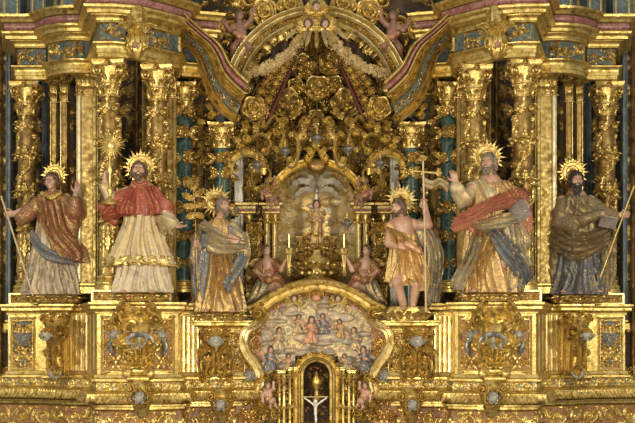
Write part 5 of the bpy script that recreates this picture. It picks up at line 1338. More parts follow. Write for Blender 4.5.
# ------------------------------------------------------------------ canopy, garlands, roses
def canopy(s):
    lab = ['left', 'right'][s]; q = lambda px: px if not s else 633-px
    t = thing('canopy_curtain', 'brown gilt canopy curtain sweeping down on the %s inside the great arch' % lab, 'curtain', P(q(270), 80, .9))
    inner = spline([(311, 30), (298, 52), (284, 84), (268, 120)], 9); outer = spline([(303, 33), (280, 62), (258, 84), (240, 124)], 9)
    n = len(inner); m = 22; G = np.zeros((n, m, 3))
    for j in range(m):
        u = j/(m-1)
        for i in range(n):
            p = inner[i]*(1-u)+outer[i]*u; y = 1.05 - .12*math.sin(PI*u) + (.015+.035*i/n)*math.cos(u*22)
            G[i, j] = P(q(p[0]), p[1], y)
    B = G.copy(); B[..., 1] += .03
    mb = MB(); mb.grid(np.concatenate([G, B[:, ::-1]], 1), wv=True, capu=True); mb.build('drape', M['brown'], t)
    ri = spline([(304, 27), (284, 34), (264, 46), (250, 64)], 8); lo = spline([(303, 36), (288, 56), (268, 70), (250, 76)], 8); n2 = len(ri); G = np.zeros((n2, 12, 3))
    for j in range(12):
        u = j/11
        for i in range(n2):
            p = ri[i]*(1-u)+lo[i]*u; G[i, j] = P(q(p[0]), p[1], 1.10+.02*math.cos(i*1.3))
    B = G.copy(); B[..., 1] += .02; mb = MB(); mb.grid(np.concatenate([G, B[:, ::-1]], 1), wv=True, capu=True); mb.build('dark_sheet', M['darkB'], t)  # dark sheet added to darken the area between arch and garland
    mb = MB(); tube(mb, np.array([P(q(p[0]), p[1], .98) for p in inner]), [.008, .022, .03], n=8); mb.build('hem', M['velvet'], t)
    mb = MB()
    for i in range(4, n-1, 2):
        for u in (.3, .7):
            p = inner[i]*(1-u)+outer[i]*u; rosette(mb, P(q(p[0]), p[1], .93), .05+.03*i/n, (0, -1, 0), 0, 2, 6)
    mb.build('embroidered_flower', M['gold2'], t)
canopy(0); canopy(1)
def garland(s):
    q = lambda px: px if not s else 633-px; r = random.Random(4+s)
    t = thing('flower_garland', 'pale gilt flower garland draped on the %s under the great arch' % ['left', 'right'][s], 'garland', P(q(275), 60, .8))
    path = resample(spline([(306, 32), (296, 44), (282, 58), (266, 68), (246, 74)], 8), 30); mb = MB()
    tube(mb, [P(q(a), b, .80) for a, b in path], [.01, .022, .03, .02], n=8); mb.build('rope', M['garl'], t)
    mb = MB()
    for i, (a, b) in enumerate(path):
        sz = .035+.035*math.sin(PI*i/29)
        for _ in range(3):
            c = P(q(a+r.uniform(-2.6, 2.6)), b+r.uniform(-2.8, 3.6), .80-r.uniform(.02, .07)); rosette(mb, c, sz*r.uniform(.6, .9), (r.uniform(-.6, .6), -1, r.uniform(-.5, .5)), 0, 2, 5)
    mb.build('flower', M['garl'], t)
garland(0); garland(1)
def rose_med(px, py, y, R, label, m='gold2', gl='large carved roses inside the great arch'):
    c = P(px, py, y); t = thing('carved_rose', label, 'rose', c, gl)
    prof = [(1.0, -.08), (1.02, .02), (.96, .07), (.84, .03), (.80, -.02), (.76, .04), (.73, .14), (.66, .15), (.56, .07), (.53, .04), (.50, .12), (.46, .20), (.40, .20), (.31, .12), (.28, .1), (.25, .18), (.20, .24), (.1, .22), (.02, .2)]
    a = np.arange(44)*TAU/44; mb = MB(); ph0 = px*.7; G = []
    for i, (r_, d_) in enumerate(prof):
        lay = (0 if r_ > .78 else 1 if r_ > .52 else 2 if r_ > .27 else 3)
        rr = R*r_*(1+.075*np.cos((5-(lay > 1))*a+ph0+lay*1.9)); dd = R*1.1*(d_+.10*(1-r_)) + R*.10*np.sin((5-(lay > 1))*a+ph0+lay*1.9+1.4)*min(1, r_*1.5)
        G.append(np.stack([c[0]+rr*np.cos(a+.5*lay), c[1]-dd, c[2]+rr*np.sin(a+.5*lay)], -1))
    mb.grid(np.array(G), wv=True, capu=True); mb.build('petal_whorl', M[m], t)
    mb = MB(); ellipsoid(mb, c+A3(0, -.10, 0), (R*.16, R*.3, R*.16), 7); mb.build('heart', M['gold'], t)
for px, py, y, R, lb in ((287, 103, 1.5, .21, 'carved rose left inside the recess near the canopy hem'), (346, 103, 1.5, .21, 'carved rose right inside the recess near the canopy hem'),
    (303, 66, 1.5, .17, 'carved rose high inside the recess, left of the middle line'), (331, 62, 1.5, .18, 'carved rose high inside the recess, right of the middle line'),
    (317, 88, 1.6, .18, 'carved rose in the middle of the shell recess'), (254, 108, .86, .16, 'carved rose on the left canopy curtain beside the curved pediment'), (379, 108, .86, .16, 'carved rose on the right canopy curtain beside the curved pediment'),
    (316, 118, 1.5, .12, 'carved rose low in the recess above the crest'), (334, 84, 1.55, .12, 'small carved rose right of the recess middle'), (296, 86, 1.55, .12, 'small carved rose left of the recess middle')):
    rose_med(px, py, y, R, lb)
for px, py, lb in ((264, 12, 'big carved rose above the left shoulder of the great arch'), (369, 12, 'big carved rose above the right shoulder of the great arch'), (214, 26, 'big carved rose next to the top of the left curved pediment'), (419, 26, 'big carved rose next to the top of the right curved pediment'), (290, 4, 'big carved rose at the top edge left of the crown'), (343, 4, 'big carved rose at the top edge right of the crown')):
    rose_med(px, py, .98, .18, lb, gl='big carved roses above the great arch')
# crown of the arch: bundle of gilded feathers
def crown():
    c = P(316.5, 30, .5); t = thing('feathered_canopy_top', 'gilded feathered crown of the canopy under the arch top', 'canopy', c)
    for k in range(9):
        a = -PI/2+(k-4)*.23; mb = MB(); leaf(mb, P(316.5+(k-4)*1.6, 14, .55), (math.cos(a), -.1, math.sin(a)), (0, -1, 0), .58, .075, curl=.3, lob=1); mb.build('plume', M['goldP' if k % 2 else 'gold'], t)
    mb = MB(); lathe(mb, [(.04, 0), (.16, .03), (.2, .08), (.15, .13), (.1, .2)], P(316.5, 16, .6), 20); mb.build('ring', M['gold'], t)
crown()

# ------------------------------------------------------------------ scrollwork pieces
def scrollwork(name, label, y, scr, lvs=(), th=.026, wid=.055, m='gold', lm='gold', cat='scroll', both=None, group=None):
    c = P(scr[0][0][0], scr[0][0][1], y); t = thing(name, label, cat, c, group)
    for sc_ in scr:
        mb = MB(); wire_scroll(mb, cscroll(*sc_[:8], mid=sc_[8] if len(sc_) > 8 else ()), y, th, wid); mb.build('scroll', M[m], t)
    if lvs:
        for px, py, a, L in lvs:
            mb = MB(); leaf(mb, P(px, py, y-.03), (math.cos(a), -.1, math.sin(a)), (0, -1, 0), L, L*.55, curl=1.5, th=.016); mb.build('acanthus_leaf', M[lm], t)
    if both: mirror(t, both)
    return t
# c0,R0,a0,d0,c1,R1,a1,d1,mid
scrollwork('scroll_bracket', 'tall pale S shaped scroll left of the middle hanging lamp', .85, [((303, 137), 4.5, PI, 1, (291, 163), 4.5, 0, 1, [(298, 152)])], [(300, 140, 2.4, .14), (292, 158, 3.6, .14), (296, 150, .2, .12), (303, 132, 1.2, .14)], .030, .06, 'goldP', both='tall pale S shaped scroll right of the middle hanging lamp')
scrollwork('scroll_bracket', 'upright curved scroll beside the left end of the niche arch', .95, [((262, 164), 4, PI, -1, (270, 190), 4, PI, 1, [(270, 172)]), ((252, 166), 3.5, 0, 1, (258, 190), 3.5, PI, 1, [(252, 178)])], [(262, 160, 1.9, .13), (268, 180, .1, .12), (256, 172, 3.4, .1)], .022, .06, 'goldP', both='upright curved scroll beside the right end of the niche arch')
scrollwork('scroll_ornament', 'gilded scroll cluster above the left hood arch', .9, [((247, 138), 5, 0, 1, (266, 152), 4, PI, 1, [(262, 134), (271, 144)]), ((276, 132), 4, 0, 1, (284, 146), 4, PI, -1, [(284, 136)])], [(240, 142, 2.6, .16), (255, 132, 1.4, .18), (266, 138, .8, .15), (275, 148, -.8, .15), (281, 128, 1.4, .15), (246, 150, 4, .15), (289, 136, .5, .14)], both='gilded scroll cluster above the right hood arch')
scrollwork('scroll_ornament', 'gilded scroll cluster over the left shorter teal column', .9, [((212, 116), 4.5, 0, -1, (236, 118), 4.5, PI, 1, [(224, 110)])], [(212, 110, 2.3, .16), (224, 108, 1.57, .2), (234, 110, .9, .16), (242, 124, .2, .14), (205, 122, 3.2, .15)], both='gilded scroll cluster over the right shorter teal column')
scrollwork('arch_crest', 'gilded crest of paired scrolls on the niche arch top', 1.0, [((309, 158), 4.5, PI/2, 1, (324, 158), 4.5, PI/2, -1, [(316.5, 148)]), ((305, 120), 5, 0, 1, (328, 120), 5, PI, -1, [(316.5, 112)])], [(316, 150, 1.57, .2), (312, 154, 2.3, .17), (321, 154, .84, .17), (316, 128, 1.57, .18), (306, 126, 2.7, .17), (327, 126, .4, .17), (300, 114, 2.4, .15), (333, 114, .7, .15)], cat='crest')
scrollwork('scroll_ornament', 'gilded leafy scroll inside the recess below the left canopy hem', 1.0, [((262, 124), 5, 0, 1, (284, 122), 5, PI, 1, [(274, 116)]), ((246, 128), 4, 0, -1, (240, 146), 4, 0, 1, [(240, 136)])], [(268, 118, 2, .18), (290, 118, .5, .17), (280, 130, -.6, .15), (250, 120, 2, .16), (258, 130, 4, .13)], both='gilded leafy scroll inside the recess below the right canopy hem')

def crest_mass(px0, px1, py0, py1, y, label, seed, n=60, m='gold2'):
    # openwork carved foliage, leaf sprays on a back plate
    r = random.Random(seed); t = thing('carved_foliage', label, 'carving', P((px0+px1)/2, py1, y))
    mb = MB()
    for _ in range(n):
        px, py = r.uniform(px0, px1), r.uniform(py0, py1); a = r.uniform(0, TAU)
        leaf(mb, P(px, py, y-r.uniform(0, .12)), (math.cos(a), -.25, math.sin(a)), (0, -1, 0), r.uniform(.09, .18), r.uniform(.05, .09), curl=r.uniform(1, 2), th=.014, ns=8)
    mb.build('leaf_spray', M[m], t)
    for i in range(max(3, n//12)):
        mb = MB(); px, py = r.uniform(px0+4, px1-4), r.uniform(py0+4, py1-4); R = r.uniform(3.5, 6)
        wire_scroll(mb, spiral2((px, py), R, r.uniform(0, 6), 1.7, r.choice((-1, 1)), .12), y-.15, .013, .035); mb.build('scroll', M['gold'], t)
    o = flatrel(px0, px1, py0, py1, y+.03, lambda h: h.foliage(int(h.w*h.h*220), (.07, .13), r), 'goldD', m, .05, .010, 'back_plate', None); o.data.transform(Matrix.Translation(-t.location)); o.parent = t
    return t
def fol_pair(a, la, lb): mirror(crest_mass(*a[:5], la, *a[5:]), lb)
fol_pair((232, 300, 126, 150, 1.25, 31, 70), 'openwork gilded foliage across the left above the hood arch', 'openwork gilded foliage across the right above the hood arch')
fol_pair((186, 214, 132, 168, 1.3, 33, 28), 'dense gilded foliage between the two left teal columns near their tops', 'dense gilded foliage between the two right teal columns near their tops')
fol_pair((276, 300, 150, 172, 1.3, 32, 20), 'gilded foliage on the left haunch of the niche arch', 'gilded foliage on the right haunch of the niche arch')
crest_mass(298, 335, 124, 150, 1.3, 'openwork gilded foliage in the middle behind the highest lamp', 35, 44)
fol_pair((246, 262, 168, 206, 1.35, 36, 18), 'gilded foliage filling the left hood arch', 'gilded foliage filling the right hood arch')
fol_pair((296, 314, 236, 284, 1.3, 37, 34), 'low gilded foliage left behind the reliquary', 'low gilded foliage right behind the reliquary')
fol_pair((246, 262, 222, 312, 1.15, 38, 40), 'gilded foliage strip behind the left kneeling angel', 'gilded foliage strip behind the right kneeling angel')

# ------------------------------------------------------------------ inner niche architecture
def inner_column(px, label, y=1.15, pt=214, pb=306, w=3.2):
    b = P(px, pb, y); h = Z(pt, y)-b[2]; r = w*K(y)/S; t = thing('colonnette', label, 'column', b, None)
    mb = MB(); lathe(mb, [(r*1.5, 0), (r*1.5, .03), (r*1.1, .05), (r*1.25, .075), (r, .09)], b, 18); mb.build('base', M['gold'], t)
    mb = MB(); lathe(mb, [(r, .09), (r*1.05, h*.3), (r*1.3, h*.33), (r*1.0, h*.37), (r*.95, h-.14)], b, 24, mod=lambda R, a, z: R*(1+.06*np.cos(10*a))); mb.build('shaft', M['goldP'], t)
    mb = MB(); lathe(mb, [(r, h-.14), (r*1.2, h-.12), (r*1.0, h-.1), (r*1.5, h-.02), (r*1.7, h)], b, 16)
    for k in range(7):
        a = TAU*k/7; d = A3(math.cos(a), math.sin(a), 0); leaf(mb, b+d*r+A3(0, 0, h-.13), (0, 0, 1), d, .11, r*.9, curl=2)
    mb.build('capital', M['gold2'], t); return t
def pair(a, la, lb, fn=inner_column, **kw): mirror(fn(a, la, **kw), lb)
pair(267, 'slim gilded colonnette on the left side of the central niche', 'slim gilded colonnette on the right side of the central niche')
pair(275, 'slim gilded colonnette nearest the left edge of the central niche', 'slim gilded colonnette nearest the right edge of the central niche')
pair(249, 'slim gilded colonnette just right of the left silvery pilaster', 'slim gilded colonnette just left of the right silvery pilaster', y=1.3)
def impost(px0, px1, y, label, both):
    t = thing('impost_block', label, 'entablature', P((px0+px1)/2, 214, y)); x0, x1 = X(px0, y), X(px1, y)
    for nm, m, a, b, o in (('architrave', 'gold', 214, 211.5, .0), ('band', 'pink', 211.5, 209.5, .0), ('frieze', 'goldP', 209.5, 206, .0), ('cornice', 'gold', 206, 203, .04)):
        mb = MB(); box(mb, x0-o, x1+o, y-.06-o, y+.22, Z(a, y), Z(b, y), b=.008); mb.build(nm, M[m], t)
    mirror(t, both)
impost(262, 280, 1.12, 'small banded impost block under the left end of the niche arch', 'small banded impost block under the right end of the niche arch')
impost(238, 256, 1.2, 'small banded impost block beside the left silvery pilaster', 'small banded impost block beside the right silvery pilaster')
def niche_arch():
    y = 1.1; k = K(y)/S; cz_ = Z(206, y); t = thing('niche_arch', 'gilded arch over the palm tree niche', 'arch', (0, y, cz_))
    for s, lab in ((1, 'a'), (-1, 'b')):
        a = np.radians(np.linspace(178, 100, 40)) if s > 0 else np.radians(np.linspace(80, 2, 40))
        mb = MB(); sweepP(mb, np.stack([46*k*np.cos(a), cz_+43*k*np.sin(a)], -1), y, [(-.05, 0), (-.05, .03), (-.03, .07), (.0, .05), (.03, .09), (.055, .10), (.055, 0)], world=True); mb.build('arch_half', M['gold'], t, 30)
    mb = MB()
    for kx in range(22):
        a = PI*(kx+.5)/22; c = A3(40*k*math.cos(a), y-.04, cz_+38*k*math.sin(a)); leaf(mb, c, (math.cos(a)*-.6, -.3, math.sin(a)*-.6), (0, -1, 0), .09, .07, curl=1.4)
    mb.build('leaf_edge', M['gold2'], t)
    c = P(316.5, 166, y-.1); mb = MB(); ellipsoid(mb, c, (.13, .07, .10), 10); mb.build('dark_cartouche', M['goldD'], t)
niche_arch()
def niche_recess():
    R = 42*K(1.2)/S; z0 = Z(300, 1.2); zs = Z(206, 1.2)-z0; hm = HM(PI*R, zs+R*PI/2, .009); r = random.Random(5)
    for _ in range(26):  # hills and clouds
        hm.blob(r.uniform(0, hm.w), r.uniform(zs*.3, hm.h*.8), r.uniform(.10, .2), r.uniform(.4, .9), r.uniform(.04, .09))
    hm.foliage(120, (.06, .12), r, (.5, .9)); cz_ = Z(206, 1.2)
    def mp(U, V, H):
        th = PI-U/R; rr = R-H; arc = np.minimum(np.maximum(V-zs, 0)/R, PI/2); rad = rr*np.cos(arc); z = np.where(V < zs, z0+V, cz_+rr*np.sin(arc))
        return np.stack([rad*np.cos(th), 1.2+rad*np.sin(th), z], -1)
    mb = MB(); relief(mb, hm, mp, .07); o = mb.build('wall_niche', [M['niche'], M['niche']]); struct(o)
niche_recess()
def hood():
    y = 1.0; k = K(y)/S; c = P(247, 172, y); t = thing('hood_arch', 'small gilded hood arch beside the left shorter teal column', 'arch', c)
    a = np.radians(np.linspace(185, -10, 40)); mb = MB(); sweepP(mb, np.stack([c[0]+17*k*np.cos(a), c[2]+18*k*np.sin(a)], -1), y, [(-.04, 0), (-.04, .05), (-.01, .07), (.02, .06), (.035, .09), (.035, 0)], world=True); mb.build('moulding', M['gold'], t, 30)
    mb = MB()
    for q in range(12):
        b = PI*(q+.5)/12; leaf(mb, (c[0]+19*k*math.cos(b), y-.05, c[2]+20*k*math.sin(b)), (math.cos(b+.8), -.1, math.sin(b+.8)), (0, -1, 0), .10, .06, curl=1.4)
    mb.build('leaf_edge', M['gold2'], t); mirror(t, 'small gilded hood arch beside the right shorter teal column')
hood()
def palm_tree():
    y = 1.4; b = P(316.5, 262, y); t = thing('palm_tree', 'silvery carved palm tree rising in the central niche', 'tree', b)
    mb = MB(); p = to3([(316, 262), (317, 230), (316, 208), (316.5, 186)], y-.08); tube(mb, resample(p, 30), np.tile([.028, .021], 15), n=10); mb.build('trunk', M['white'], t)
    for s in (-1, 1):
        for pts, w in (([(0, 190), (8, 182), (18, 181), (27, 189)], .055), ([(0, 194), (8, 189), (16, 191), (23, 200)], .05), ([(0, 188), (5, 178), (12, 172), (22, 173)], .045)):
            q = resample(spline([(316.5+s*a, c) for a, c in pts], 8), 16); mb = MB(); n = len(q)
            G = []
            for i, (a, c) in enumerate(q):
                wd = w*math.sin(PI*(i+1.2)/(n+1.5))**.7*(.8+.2*math.cos(i*2.2)); ctr = P(a, c, y-.1-.10*math.sin(PI*i/n))
                T = nrm(P(*q[min(i+1, n-1)], y)-P(*q[max(i-1, 0)], y)); N = A3(-T[2], 0, T[0])
                G.append([ctr+N*wd*u+A3(0, .25*wd*abs(u)+.02*math.cos(u*12), 0) for u in np.linspace(-1, 1, 9)]+[ctr+N*wd*u*.95+A3(0, .25*wd*abs(u)+.02, 0) for u in np.linspace(1, -1, 9)])
            mb.grid(np.array(G), wv=True, capu=True); mb.build('frond', M['white'], t)
palm_tree()
def niche_fig():
    F = Fig('small pale gilt standing figure in front of the palm trunk', 1.25, (304, 196, 329, 250), (316.5, 248), 'niche_figure', 'statue', (-.14, .14))
    F.mound(308, 325, 246, 251, .08)
    b = F.sd(.006); F.head(b, 316.5, 204, -.02, 0, 0, 0, .5, (316.5, 211, 0)); F.ch(b, [(316.5, 214, 0), (316.5, 226, 0)], [3.6, 3.6])
    F.ch(b, [(313.5, 214, 0), (311, 221, -.04), (314.5, 221, -.08)], [1.5, 1.3, 1.0]); F.ch(b, [(319.5, 214, 0), (322, 221, -.04), (318.5, 220, -.08)], [1.5, 1.3, 1.0]); F.hand(b, (314, 221, -.08), (1, 0, .8), (0, 1, 0), 1, .3, .5); F.hand(b, (319, 220, -.08), (-1, 0, .8), (0, 1, 0), -1, .3, .5)
    F.ch(b, [(316.5, 226, 0), (316.5, 244, 0)], [3.4, 3]); F.done(b, 'body', M['flesh']); F.hair(M['hairB'], .3)
    g = F.sd(.006); F.robe(g, [(211, 316.5, 0, 3, 3), (215, 316.5, 0, 5, 4), (228, 316.5, 0, 5.5, 4.5), (247, 316.5, 0, 6.5, 5)], nf=9, amp=.010); F.ch(g, [(313.5, 213, 0), (310.5, 221, -.04), (313.5, 221.5, -.07)], [2.2, 2.2, 1.7], .01, fold(90, .005)); F.ch(g, [(319.5, 213, 0), (322.5, 221, -.04), (319.5, 221.5, -.07)], [2.2, 2.2, 1.7], .01, fold(90, .005)); F.done(g, 'robe', M['eGold'])
niche_fig()
def reliquary():
    y = 1.0; b = P(316.5, 284, y); k = K(y)/S; t = thing('reliquary', 'gilded reliquary stand studded with golden globes between the kneeling angels', 'reliquary', b)
    mb = MB(); lathe(mb, [(22*k, 0), (23*k, 2*k), (18*k, 4*k), (8*k, 8*k), (5*k, 12*k), (9*k, 18*k), (14*k, 22*k), (12*k, 25*k), (5*k, 29*k), (3*k, 34*k)], b, 32, mod=lambda R, a, z: R*(1+.05*np.cos(11*a))); V = mb.V[0]; V[:, 1] = (V[:, 1]-b[1])*.5+b[1]; mb.build('stand', M['gold2'], t)
    for i in range(8):
        px = 291+i*7.3
        mb = MB(); ellipsoid(mb, P(px, 262+1.6*abs(i-3.5)*.6, y-.16), (.036,)*3, 9); mb.build('globe', M['gold'], t)
    for i in range(5):
        mb = MB(); ellipsoid(mb, P(302+i*7.3, 273, y-.2), (.034,)*3, 9); mb.build('globe', M['gold'], t)
    mb = MB()
    for k_ in range(16):
        px = 290+k_*3.5; a = random.uniform(.3, 2.8); leaf(mb, P(px, 268, y-.14), (math.cos(a), -.2, math.sin(a)), (0, -1, 0), .14, .08, curl=1.5)
    mb.build('leaf', M['gold2'], t)
reliquary()
# hanging lamps
def lamp(px, py, y, top, label):
    c = P(px, py, y); k = K(y)/S; t = thing('hanging_lamp', label, 'lamp', c, 'hanging silver oil lamps')
    mb = MB(); lathe(mb, [(.4*k, -6*k), (1.2*k, -5*k), (1.5*k, -3.5*k), (4*k, -1.5*k), (6*k, .6*k), (6.3*k, 1.4*k), (4.5*k, 1.6*k), (2.6*k, 2.6*k), (3.6*k, 4*k), (2*k, 5*k), (.8*k, 6*k)], c, 22); mb.build('bowl', M['silverD'], t)
    mb = MB(); lathe(mb, [(1.3*k, 5.5*k), (1.5*k, 8*k), (.9*k, 11*k), (.4*k, 13*k)], c, 12); mb.build('finial', M['gold'], t)
    for s in (-1, 1):
        mb = MB(); tube(mb, [c+A3(s*5.6*k, 0, 1.4*k), c+A3(s*3.4*k, 0, 7*k), c+A3(0, 0, 13*k)], .004, n=5); mb.build('chain', M['goldD'], t)
    mb = MB(); tube(mb, [c+A3(0, 0, 12*k), P(px, top, y)], .004, n=5); mb.build('cord', M['goldD'], t)
for px, py, top, lb in ((257, 166, 78, 'hanging silver lamp furthest left, low beside the left hood arch'), (285, 152, 34, 'hanging silver lamp second from the left'), (317, 139, 20, 'hanging silver lamp in the middle, highest of the row'), (348, 150, 34, 'hanging silver lamp second from the right'), (380, 164, 78, 'hanging silver lamp furthest right, low beside the right hood arch'), (347, 224, 165, 'low silver lamp hanging inside the niche beside the right candlestick')):
    lamp(px, py, .62, top, lb)

# ------------------------------------------------------------------ lower centre
YF = .40
def ogee():
    t = thing('ogee_frame', 'gilded double curved frame around the painted relief above the tabernacle', 'frame', P(316.5, 390, YF))
    prof = [(-.065, -.05), (-.065, .03), (-.045, .06), (-.02, .045), (.01, .05), (.03, .10), (.06, .11), (.075, .07), (.075, -.05)]
    mb = MB(); sweepP(mb, spline([(250, 312), (262, 306), (276, 297), (295, 289), (316.5, 286), (338, 289), (357, 297), (371, 306), (383, 312)], 8), YF-.05, [(-.10, -.05), (-.10, .03), (-.07, .07), (-.03, .05), (.01, .06), (.03, .13), (.07, .15), (.09, .09), (.09, -.05)]); mb.build('top_arch', M['gold'], t, 30)
    for s in (0, 1):
        q = (lambda a: a) if not s else (lambda a: 633-a)
        pts = spline([(q(a), b) for a, b in ((266, 311), (258, 322), (246, 330), (243, 342), (247, 354), (256, 366), (260, 378), (258, 391))], 8)
        if s: pts = pts[::-1]
        mb = MB(); sweepP(mb, pts, YF, prof); mb.build('side_curve', M['goldP'], t, 30)
        mb = MB(); wire_scroll(mb, spiral2((q(258), 313), 8, PI/2, 1.6, 1 if s else -1, .12), YF-.16, .022, .06); mb.build('end_scroll', M['gold'], t)
    mb = MB()
    for k in range(13):
        f = k/12; a = math.radians(150-120*f); px, py = 316.5+62*math.cos(a)*1.0, 326-40*math.sin(a); leaf(mb, P(px, py, YF-.12), (math.cos(a)*.6+.3*(-1)**k, -.2, math.sin(a)), (0, -1, 0), .13, .09, curl=1.6)
    mb.build('leaf_edge', M['gold2'], t)
    hm = HM(1.75, .10, .008); hm.rinceau(.03, 14); kk = K(YF-.1)/S
    P2 = resample(spline([(270, 306), (280, 299), (298, 292), (316.5, 289.5), (335, 292), (353, 299), (363, 306)], 8), 80); u_ = np.linspace(0, hm.w, 80)
    def mp(U, V, H):
        px = np.interp(U, u_, P2[:, 0]); py = np.interp(U, u_, P2[:, 1])+9-V/hm.h*8; y = YF-.06-H; k = K(YF-.06); return np.stack([(px-AX)/S*k, y, ZC+(HOR-py)/S*k], -1)
    mb = MB(); relief(mb, hm, mp, .03); mb.build('arch_carving', [M['pink'], M['gold2']], t)
ogee()
for px, lb in ((294, 'pale cherub head on the frame arch left of its top'), (338, 'pale cherub head on the frame arch right of its top')): cherub(lb, px, 298, YF-.2, .40, 'flesh', 'gold2', .11)
def keyshell():
    c = P(316.5, 296, YF-.2); t = thing('key_shell', 'gilded shell at the top of the lower frame arch', 'shell', c); mb = MB()
    for k in range(9):
        a = PI*k/8; leaf(mb, c, (math.cos(a), -.2, math.sin(a)*.9-.1), (0, -1, 0), .15, .07, curl=1.1, lob=1)
    mb.build('shell_rib', M['gold'], t); mb = MB(); ellipsoid(mb, c+A3(0, -.05, -.03), (.06, .04, .05), 8); mb.build('boss', M['ePink'], t)
keyshell()
def scene_relief():
    y = YF+.12; t = thing('painted_relief', 'painted relief scene with small figures and clouds above the tabernacle', 'relief', P(316.5, 392, y))
    r = random.Random(9); w = X(380, y)-X(253, y); h = Z(288, y)-Z(410, y); hm = HM(w, h, .007)
    for _ in range(42): hm.blob(r.uniform(.1, w-.1), r.uniform(h*.35, h), r.uniform(.08, .18), r.uniform(.2, .8), r.uniform(.03, .08))
    for _ in range(60): hm.leaf(r.uniform(0, w), r.uniform(0, h*.6), r.uniform(0, TAU), r.uniform(.07, .12), .06, r.uniform(.4, .9))
    f0 = m_flat(P(253, 410, y), (1, 0, 0))
    def fc(U, V, H):
        G = f0(U, V, H); m = (np.abs(G[..., 0]) < 21*K(y)/S) & (G[..., 2] < Z(356, y)); G[..., 1] += .6*m
        px = G[..., 0]/K(y)*S+AX; lim = 289+28*(np.abs(px-AX)/66)**2.2; G[..., 2] = np.minimum(G[..., 2], Z(lim, y)); return G
    mb = MB(); relief(mb, hm, fc, .07); mb.build('landscape', [M['scene'], M['sceneW']], t)
scene_relief()
def relief_person(px, py, s, mat, label, y=YF+.02, lean=0, skin='flesh', hairm='hairB'):
    F = Fig(label, y, (px-13*s, py-16*s, px+13*s, py+18*s), (px, py+16*s), 'relief_figure', 'figure', (-.14, .14)); H = lambda a, b, c=0.: (px+(a+lean*b*-.3)*s, py+b*s, c)
    b = F.sd(.006); F.head(b, *H(0, -10)[:2], -.02, lean, 0, 0, .42*s, H(0, -5)); F.ch(b, [H(0, -3), H(0, 4)], [3*s, 3*s]); F.ch(b, [H(-3, -3), H(-7, 0, -.04), H(-9, -4, -.05)], [1.8*s, 1.5*s, 1.2*s]); F.ch(b, [H(3, -3), H(6, 3, -.05), H(3, 1, -.10)], [1.8*s, 1.5*s, 1.2*s])
    F.hand(b, H(-9, -4, -.05), (-.5, 0, 1), (0, -1, 0), 1, .3, .45*s); F.hand(b, H(3, 1, -.10), (-1, 0, .3), (0, 1, 0), 1, .3, .45*s); F.ch(b, [H(-1, 5), H(-3, 13)], [2*s, 1.5*s]); F.ch(b, [H(1, 5), H(4, 13)], [2*s, 1.5*s]); F.done(b, 'body', M[skin]); F.hair(M[hairm], .2)
    g = F.sd(.006); F.robe(g, [(py-6*s, px+lean*1.8*s, 0, 2.5*s, 2.3*s), (py-3*s, px+lean*s, 0, 4.4*s, 3*s), (py+3*s, px, 0, 4.2*s, 3.4*s), (py+15*s, px-lean*3*s, 0, 7.5*s, 5*s)], nf=9, amp=.008, tw=2); F.ch(g, [H(3, -3), H(6, 2.5, -.04), H(5, 2, -.07)], [2.6*s, 2.6*s, 2*s], .02, fold(80, .006)); F.ch(g, [H(-3, -3), H(-6.5, -1, -.03)], [2.6*s, 2.3*s], .02, fold(80, .006)); F.done(g, 'robe', M[mat])
for a in ((311, 329, .95, 'ePink', 'relief figure in rose robe at the middle of the painted scene', .45, .2), (323, 323, .7, 'eBlue', 'small blue robed relief figure right of the rose robed one', .45, -.2), (298, 323, .65, 'eCream', 'pale robed relief figure among clouds left of the scene middle', .47, .4),
          (278, 338, .8, 'eCream', 'pale robed relief figure at the left side of the scene', .43, .5), (355, 338, .8, 'eGrey', 'grey robed relief figure at the right side of the scene', .43, -.5), (340, 328, .65, 'eGold', 'gold robed relief figure right of the scene middle', .47, -.3),
          (270, 358, .85, 'eBlue', 'blue robed relief figure beside the left lower frame curve', .40, .3), (364, 358, .85, 'eNavy', 'dark robed relief figure beside the right lower frame curve', .40, -.3),
          (288, 362, .6, 'eCream', 'tiny pale figure over the left tabernacle columns', .36, .3), (345, 362, .6, 'eCream', 'tiny pale figure over the right tabernacle columns', .36, -.3)):
    relief_person(a[0], a[1], a[2], a[3], a[4], a[5], a[6])
